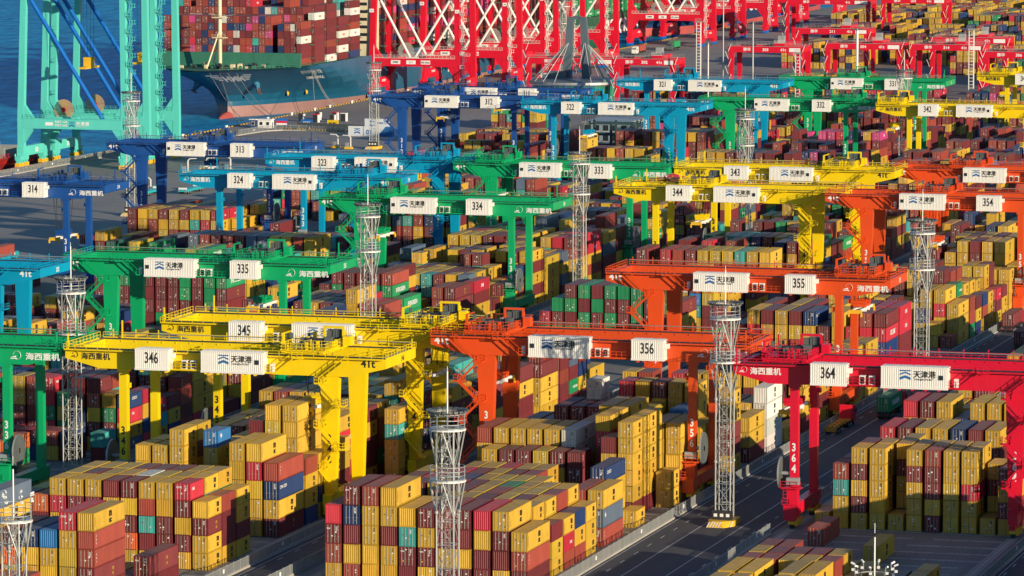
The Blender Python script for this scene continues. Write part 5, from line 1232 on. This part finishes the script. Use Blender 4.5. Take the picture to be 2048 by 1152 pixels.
def gatepost(x, y, lab, arm=1, booth=True):
    root = empty('inspection_post', (x, y, 0), lab, 'inspection post', 'white hooked camera posts in the quay road'); m = MB(); m.bar((0, 0, 0), (0, 0, 3.9), .34, M_WHITE); m.bar((0, 0, 3.9), (-arm * .7, 0, 4.5), .28, M_WHITE); m.bar((-arm * .7, 0, 4.5), (-arm * 2.8, 0, 4.6), .25, M_WHITE); m.build('post', root)
    m = MB(); m.box(-2.0, .6, -.7, .7, 0, .7, M_YB); m.box(-1.8, -.7, -.5, .5, .7, 2.1, M_GALV); m.build('cabinet', root)
for x, y, a, lab in ((-479.4, 1461, 1, 'white hooked camera post on yellow base, left of the 312 stair leg'), (-474, 1458, 1, 'white hooked camera post just left of the mast near crane 312'), (-491.5, 1348, -1, 'left white hooked post behind sky blue crane 324'), (-487, 1352, -1, 'middle white hooked post behind sky blue crane 324'), (-481, 1358, 1, 'right white hooked post behind sky blue crane 324'), (-477, 1276, 1, 'white hooked post between the legs of dark blue crane 313')):
    gatepost(x, y, lab, a)

# ------------------------------------------------------------ vehicles
def wheels(root, xs, ys, r=.5):
    for y in ys:
        for x in xs:
            m = MB(); m.tube((x - .17, y, r), (x + .17, y, r), r * 2, M_RUB, 16); w = m.build('wheel', root); m = MB(); m.tube((x - .19, y, r), (x + .19, y, r), r * .95, M_GALV, 10); m.build('rim', w)
def truck(x, y, cabc, lab, load=None, rz=0, chassis=None, backwards=False):
    """tractor with a 40 ft skeletal trailer, tail at y=0, cab at +y"""
    root = empty('container_truck', (x, y, 0), lab, 'truck'); root.rotation_euler = (0, 0, rz); cc = chassis or M_DARK
    m = MB()
    for a in (.75, 1.55): m.box(a - .1, a + .1, .1, 12.3, 1.1, 1.4, cc)
    for b in (.1, 2.5, 5, 7.5, 10, 12.1): m.box(.05, 2.35, b, b + .25, 1.1, 1.42, cc)
    m.box(.1, 2.3, -.02, .1, .55, 1.2, cc); m.build('trailer', root)
    m = MB()
    for a in (.15, 1.95): m.box(a, a + .3, -.06, -.02, .75, .95, QRED)
    m.build('tail_light', root)
    wheels(root, (.25, 2.15), (1.6, 2.9, 4.2)); wheels(root, (.25, 2.15), (10.8, 12.1)); wheels(root, (.25, 2.15), (15.6,))
    m = MB(); m.box(.3, 2.1, 10.2, 16.3, .6, 1.05, M_DARK); m.build('frame', root)
    m = MB(); m.extr([(13.3, 1.05), (16.6, .7), (16.6, 2.2), (16.2, 3.5), (13.5, 3.75)][::1], 'x', 0, 2.45, cabc); c = m.build('cab', root)
    m = MB(); m.box(.4, 2.05, 13.22, 13.29, 2.2, 2.9, M_GLASS); m.build('rear_window', c); m = MB(); m.box(.25, 2.2, 16.38, 16.5, 2.2, 3.1, M_GLASS); m.build('windscreen', c)
    for a in (-.25, 2.5): m = MB(); m.box(a, a + .2, 16.0, 16.15, 2.1, 2.9, M_BLK); m.build('mirror', c)
    m = MB(); m.box(.1, 2.35, 13.0, 13.25, 1.2, 3.9, cabc); m.build('headboard', c)
    if load: loose(load[0], 12.19, 2.75, (x, y + .1, 1.44), load[1], rz=rz)
    return root
ORC = paint('chassis_orange', (.70, .30, .03))
truck(-174.6, 815, QRED, 'red tractor with empty orange skeletal trailer on the wide road', None, 0, ORC)
truck(-169.6, 838, QRED, 'truck carrying a green container between red crane 364 and the mast', ('G', 'green container lettered EVERGREEN on a truck under red crane 364'))
truck(-171.8, 985, QRED, 'red tractor hauling a maroon container on the road at the right edge', ('M', 'maroon container riding a truck at the right edge, left of the orange leg'))
truck(-163.5, 952, M_WHITE, 'truck with a maroon container cut off by the right edge', ('M', 'maroon container on a truck, cut by the right edge of the picture'))
truck(-527, 2062, M_WHITE, 'white tractor with red container on the far quay road', ('r', 'brick red container on the white far quay truck'), rz=math.pi)
truck(-520, 2100, M_GREY, 'grey tractor with green container on the far quay road', ('G', 'green container on the grey far quay truck'), rz=math.pi)
truck(-468, 2200, QRED, 'far red truck carrying a yellow topped load', ('B', 'navy blue container on the far red truck'), rz=math.pi)
TQ = paint('vehicle_turquoise', (.02, .42, .48), .4)
def agv(x, y, lab, load=None):
    root = empty('automated_carrier', (x, y, 0), lab, 'automated truck', 'turquoise driverless container carriers'); m = MB(); m.box(0, 2.7, 0, 15.5, .8, 1.5, TQ); m.box(.1, 2.6, 13.5, 15.5, 1.5, 2.2, TQ); m.build('body', root)
    for yy in (.2, 12.8): 
        m = MB(); m.box(.1, 2.6, yy, yy + .4, 1.5, 2.0, M_WHITE); m.build('end_stop', root)
    m = MB(); m.box(.2, .6, -.05, 0, 1.0, 1.3, QRED); m.box(2.1, 2.5, -.05, 0, 1.0, 1.3, QRED); m.build('tail_light', root)
    wheels(root, (.2, 2.5), (2, 3.6, 12, 13.6), .55)
    if load: loose(load[0], 12.19, 2.75, (x + .13, y + .7, 1.52), load[1])
agv(-441, 1062, 'turquoise automated carrier with a brick red container at the left edge', ('r', 'brick red container on a turquoise carrier, left of crane 314 legs'))
agv(-451, 1068, 'empty turquoise automated carrier at the very left edge')
agv(-431, 1100, 'turquoise automated carrier with a maroon container between the crane 314 legs', ('M', 'maroon container on a carrier seen between the legs of crane 314'))
agv(-476, 1262, 'turquoise automated carrier with red parts left of crane 313 rear leg'); agv(-467, 1272, 'turquoise automated carrier right of crane 313 rear leg')
loose('G', 12.19, 2.75, (-433, 1018, .02), 'green container lettered EVERGREEN on the ground left of crane 314 front leg')
loose('G', 12.19, 2.75, (-412, 1008, 2.8), 'green container lettered EVERGREEN on top of a stack between crane 314 legs', corr=True)
loose('M', 12.19, 2.75, (-412, 1008, .02), 'maroon container beneath the green one between crane 314 legs')
def reach(x, y, lab):
    root = empty('reach_stacker', (x, y, 0), lab, 'reach stacker'); m = MB(); m.box(0, 3, 0, 7, .9, 2.4, QRED); m.build('body', root); m = MB(); m.box(.6, 2.4, 2, 4, 2.4, 4.2, M_GLASS); m.box(.5, 2.5, 1.9, 4.1, 4.2, 4.4, QRED); m.build('cab', root)
    m = MB(); m.bar((1.5, 0.5, 3), (1.5, 9, 8), .8, QRED); m.build('boom', root); m = MB(); m.box(-3, 6, 8.6, 9.6, 6.6, 7.2, M_YB); m.build('spreader', root); wheels(root, (.3, 2.7), (1.2, 5.8), .8)
reach(-375, 1690, 'red reach stacker working behind sky blue crane 321'); reach(-300, 1720, 'red reach stacker lifting boxes left of yellow crane 341')

# ------------------------------------------------------------ older red gantries of the far yard
def rmg(x, y, w, H, lab, num, left=True, d=14):
    root = empty('portal_crane', (x, y, 0), lab, 'gantry crane', 'plain red portal gantries of the far yard')
    for yy in (0, d):
        m = MB(); m.box(0, w, yy, yy + 1.5, H - 2.4, H, QRED); m.rail((0, yy - .1, H), (w, yy - .1, H), M_GALV, 1.3, 1.6); m.build('girder', root)
        for a in (0, w - 2):
            m = MB(); m.hexa([(a + .4, yy, 2), (a + 1.7, yy, 2), (a + 1.7, yy + 1.5, 2), (a + .4, yy + 1.5, 2), (a, yy, H - 2.4), (a + 2.1, yy, H - 2.4), (a + 2.1, yy + 1.5, H - 2.4), (a, yy + 1.5, H - 2.4)], QRED); m.build('leg', root)
    for a in (0, w - 2): m = MB(); m.box(a + .2, a + 1.9, 1.5, d, H - 2.2, H - .2, QRED); m.build('end_beam', root); m = MB(); m.box(a + .2, a + 1.9, -1, d + 2.5, .9, 2.4, QRED); m.build('sill_beam', root); 
    m = MB(); m.box(w * .62, w * .62 + 4, -.2, d + 1.4, H + .2, H + 1.4, QRED); m.box(w * .62 + 1, w * .62 + 3.4, 2, 5, H + 1.4, H + 4.2, M_GALV); m.rail((w * .62, -.3, H + 1.4), (w * .62 + 4, -.3, H + 1.4), M_WHITE, 1.2, .6); m.build('trolley', root)
    m = MB(); m.text(num, 1.5, M_WL, (w * .5, -.04, H - 1.8), (1, 0, 0), (0, 0, 1), .03, 1.1); m.text('41t', 1.5, M_WL, (w * .74, -.04, H - 1.8), (1, 0, 0), (0, 0, 1), .03, 1.1); m.box(w * .82, w * .97, -.06, -.02, H - 2.0, H - .5, M_WL); m.text('振华', 1.4, M_WL, (w * .25, -.04, H - 1.8), (1, 0, 0), (0, 0, 1), .0, 1.1); m.build('lettering', root)
    m = MB()
    for a in (0, w): 
        for k in range(6): z = 3 + k * 3; m.bar((a, -.4, z), (a + (1.2 if k % 2 else -1.2), -.4, z + 3), .16, M_WHITE)
    m.build('stairs', root)
for px0, px1, py, H, num, lab in ((1228, 1350, 117, 20, '302', 'red portal gantry numbered 302 right of the cable stayed pavilion'), (1052, 1228, 115, 15, '301', 'red portal gantry partly hidden behind the pavilion cables'),
    (1457, 1605, 92, 20, '303', 'red portal gantry standing left of the thick white pole'), (1592, 1737, 56, 22, '211', 'red portal gantry numbered 211 behind the thick white pole'), (1650, 1803, 86, 20, '304', 'red portal gantry numbered 304 right of the thick white pole'),
    (1762, 1892, -4, 24, '203', 'tall red portal gantry with its beam at the top edge of the picture'), (1820, 1966, 88, 20, '314', 'red portal gantry whose beam crosses above green crane 331'), (1860, 2015, 74, 21, '212', 'red portal gantry standing among the navy container stacks'), (1966, 2110, 103, 20, '306', 'red portal gantry cut by the right edge, above crane 341'),
    (1570, 1740, -2, 22, '202', 'distant red portal gantry at the top edge above gantry 211')):
    dpt = F * (CAMH - H) / (py + 390); d = (FW * F + RT * (px0 - 1024) - UP * (py - 576)); t = (H - CAMH) / d.z; p = CP + d * t; d2 = (FW * F + RT * (px1 - 1024) - UP * (py - 576)); w = (CP + d2 * ((p.y / d2.y))).x - p.x
    rmg(p.x, p.y, w, H, lab, num)

# ------------------------------------------------------------ cable stayed glass pavilion
root = empty('pavilion', (solve_x(1154, 1690, 10), 1690, 0), 'round glass pavilion with a twin pylon and rainbow cable fans', 'pavilion')
SL = paint('slate_cladding', (.10, .14, .17), .4); GLG = paint('green_glass', (.02, .26, .16), .15, var=.5, scale=.25, dirta=0); N = 48; Rr = 18.2
def disc(m, r0, r1, z0, z1, mat):
    for k in range(N):
        t0, t1 = 2 * math.pi * k / N, 2 * math.pi * (k + 1) / N; m.face([(math.cos(t0) * r0, math.sin(t0) * r0, z0), (math.cos(t1) * r0, math.sin(t1) * r0, z0), (math.cos(t1) * r1, math.sin(t1) * r1, z1), (math.cos(t0) * r1, math.sin(t0) * r1, z1)], mat)
m = MB(); disc(m, 15.8, 16.6, 0, 8.6, GLG); m.build('glass_wall', root)
m = MB()
for k in range(N): t = 2 * math.pi * k / N; m.bar((math.cos(t) * 16.2, math.sin(t) * 16.2, 0), (math.cos(t) * 16.8, math.sin(t) * 16.8, 8.6), .16, M_GALV)
m.build('mullion', root)
m = MB(); disc(m, 16.8, Rr, 8.4, 9.0, M_GALV); disc(m, Rr, Rr, 9.0, 9.9, M_GALV); disc(m, Rr, 11, 9.9, 11.0, SL); disc(m, 11, .1, 11.0, 11.2, SL); m.build('roof', root)
m = MB()
for s in (-1, 1): m.hexa([(s * 3.9 - 1.7, -1.2, 11), (s * 3.9 + 1.7, -1.2, 11), (s * 3.9 + 1.7, 1.2, 11), (s * 3.9 - 1.7, 1.2, 11), (s * 2.5 - 1.2, -.9, 34), (s * 2.5 + 1.2, -.9, 34), (s * 2.5 + 1.2, .9, 34), (s * 2.5 - 1.2, .9, 34)], SL)
m.box(-1.4, 1.4, -.8, .8, 33, 34.4, SL)
for a, b in (((-2.8, 0, 12), (2.6, 0, 19)), ((2.8, 0, 12), (-2.6, 0, 19)), ((-2.4, 0, 19.5), (2.4, 0, 24))): m.bar(a, b, .35, M_GALV)
m.build('pylon', root)
HUE = [(.50, .16, .08), (.52, .34, .06), (.40, .42, .12), (.08, .32, .20), (.06, .26, .34), (.07, .15, .36)]
m = MB()
for s in (-1, 1):
    for k in range(9):
        t = math.pi * (-.42 + .84 * k / 8); m.bar((s * 3, 0, 25), (s * math.cos(t) * 17.2, math.sin(t) * 17.2, 10), .12, M_WHITE)
m.build('stay_cable', root)
for s in (-1, 1):
    for k in (3, 4, 5, 6, 7, 8):
        t0, t1 = math.pi * (-.42 + .84 * k / 12), math.pi * (-.42 + .84 * (k + .22) / 12); m = MB()
        p = lambda t, q: Vector((s * 3, 0, 25)).lerp(Vector((s * math.cos(t) * 17.6, math.sin(t) * 17.6, 9.9)), q)
        m.hexa([p(t0, .04), p(t1, .04), p(t1, 1), p(t0, 1), p(t0, .04) + Vector((0, 0, .1)), p(t1, .04) + Vector((0, 0, .1)), p(t1, 1) + Vector((0, 0, .1)), p(t0, 1) + Vector((0, 0, .1))], paint('rainbow_fin_%d' % (k % 6), HUE[(k + (0 if s < 0 else 3)) % 6], .4)); m.build('cable_fin', root)
m = MB(); m.box(-10, -3.5, -6, -3, 11.1, 13.6, SL); m.box(-12.5, -10, -6.5, -4, 11, 12.8, M_WHITE); m.build('plant_room', root)

# ------------------------------------------------------------ buildings and planting behind the sky blue cranes
def building(x, y, w, d, h, lab, wall, floors, bays_, rz=0, name='office_building'):
    root = empty(name, (x, y, 0), lab, 'building'); m = MB(); m.box(0, w, 0, d, 0, h, wall); m.build('wall', root); m = MB(); m.box(-.3, w + .3, -.3, d + .3, h, h + .6, M_GALV); m.build('roof', root)
    fh = h / floors
    for f in range(floors):
        for b in range(bays_):
            a = w * (b + .22) / bays_; e = w * (b + .78) / bays_; m = MB(); m.box(a, e, -.1, .02, f * fh + .9, f * fh + fh - .5, M_GLASS); m.box(a - .12, e + .12, -.06, .01, f * fh + .78, f * fh + .9, M_WHITE); m.build('window', root)
        for b in range(max(1, int(d / 5))): m = MB(); yy = 1.5 + b * 5; m.box(w - .02, w + .1, yy, yy + 2.4, f * fh + .9, f * fh + fh - .5, M_GLASS); m.build('window', root)
BG = paint('render_bluegrey', (.22, .30, .36), .7)
building(-383, 1418, 15, 24, 13, 'blue grey office block behind sky blue crane 322', BG, 4, 5)
building(-366, 1430, 14, 12, 9, 'low grey building with a large glazed bay between crane 322 and 321 legs', paint('render_grey', (.30, .32, .31), .7), 1, 2)
root = empty('steel_frame', (-376, 1400, 0), 'dark steel stair tower between the office block and crane 322', 'steel tower'); m = MB(); DG = paint('dark_green_steel', (.03, .07, .08))
for a in (0, 7, 14):
    for b in (0, 6): m.bar((a, b, 0), (a, b, 15), .7, DG)
m.build('column', root); m = MB()
for z in (3.5, 7, 10.5, 14): m.box(-.3, 14.3, -.3, .3, z, z + .5, DG); m.box(-.3, 14.3, 5.7, 6.3, z, z + .5, DG)
m.bar((0, 0, 0), (14, 0, 14), .4, DG); m.build('beam', root)
root = empty('service_building', (-258, 1432, 0), 'long low white building with a row of shutters behind yellow crane 342', 'building'); m = MB(); m.box(0, 40, 0, 9, 0, 5.4, M_WHITE); m.build('wall', root); m = MB(); m.box(-.4, 40.4, -.6, 9.4, 5.4, 5.8, M_GALV); m.box(8, 22, 2, 8, 5.8, 6.6, paint('roof_teal', (.10, .42, .42))); m.build('roof', root)
for i in range(6): m = MB(); m.box(4 + i * 6, 8.4 + i * 6, -.08, .02, .3, 4.2, paint('shutter_grey', (.38, .40, .40))); m.text('2133'[i % 4] + '1', 1.6, M_GREY, (6.2 + i * 6, -.1, 1.6), (1, 0, 0), (0, 0, 1), 0, .8) ; m.build('shutter', root)
LEAF = paint('foliage', (.055, .085, .035), .8, var=.45, scale=.5, dirta=.4, dirt=(.12, .10, .05)); LEAF2 = paint('foliage_pale', (.10, .11, .06), .8, var=.4, scale=.5)
BARK = paint('bark', (.10, .07, .05), .9)
def shrub(x, y, r, h, lab, i):
    root = empty('tree', (x, y, 0), lab, 'tree', 'row of small trees behind the white service building'); rr = random.Random(i); m = MB(); m.bar((0, 0, 0), (.1, 0, h * .5), .3, BARK)
    for k in range(4): t = rr.uniform(0, 6.28); m.bar((0, 0, h * .35), (math.cos(t) * r * .5, math.sin(t) * r * .5, h * .7), .14, BARK)
    m.build('trunk', root); m = MB()
    for _ in range(420):
        a, b, c = rr.gauss(0, .42) * r, rr.gauss(0, .42) * r, h * .62 + rr.gauss(0, .2) * h; s = rr.uniform(.25, .6); n_ = Vector((rr.uniform(-1, 1), rr.uniform(-1, 1), rr.uniform(-1, 1))).normalized(); u_ = n_.orthogonal().normalized() * s; v_ = n_.cross(u_).normalized() * s * .7; p = Vector((a, b, c))
        m.face([p - u_, p + v_, p + u_, p - v_], LEAF if rr.random() < .65 else LEAF2)
    m.build('crown', root)
for i in range(26): shrub(-262 + i * 2.6 + R.uniform(-.6, .6), 1452 + R.uniform(-4, 9), R.uniform(2.2, 3.4), R.uniform(4, 7.5), f"small bushy tree, {ORD[i % 8] if i < 8 else NTH[i % 20]} from the left behind the low white building" + (' end' if i >= 20 else ''), i)
#@@MORE@@
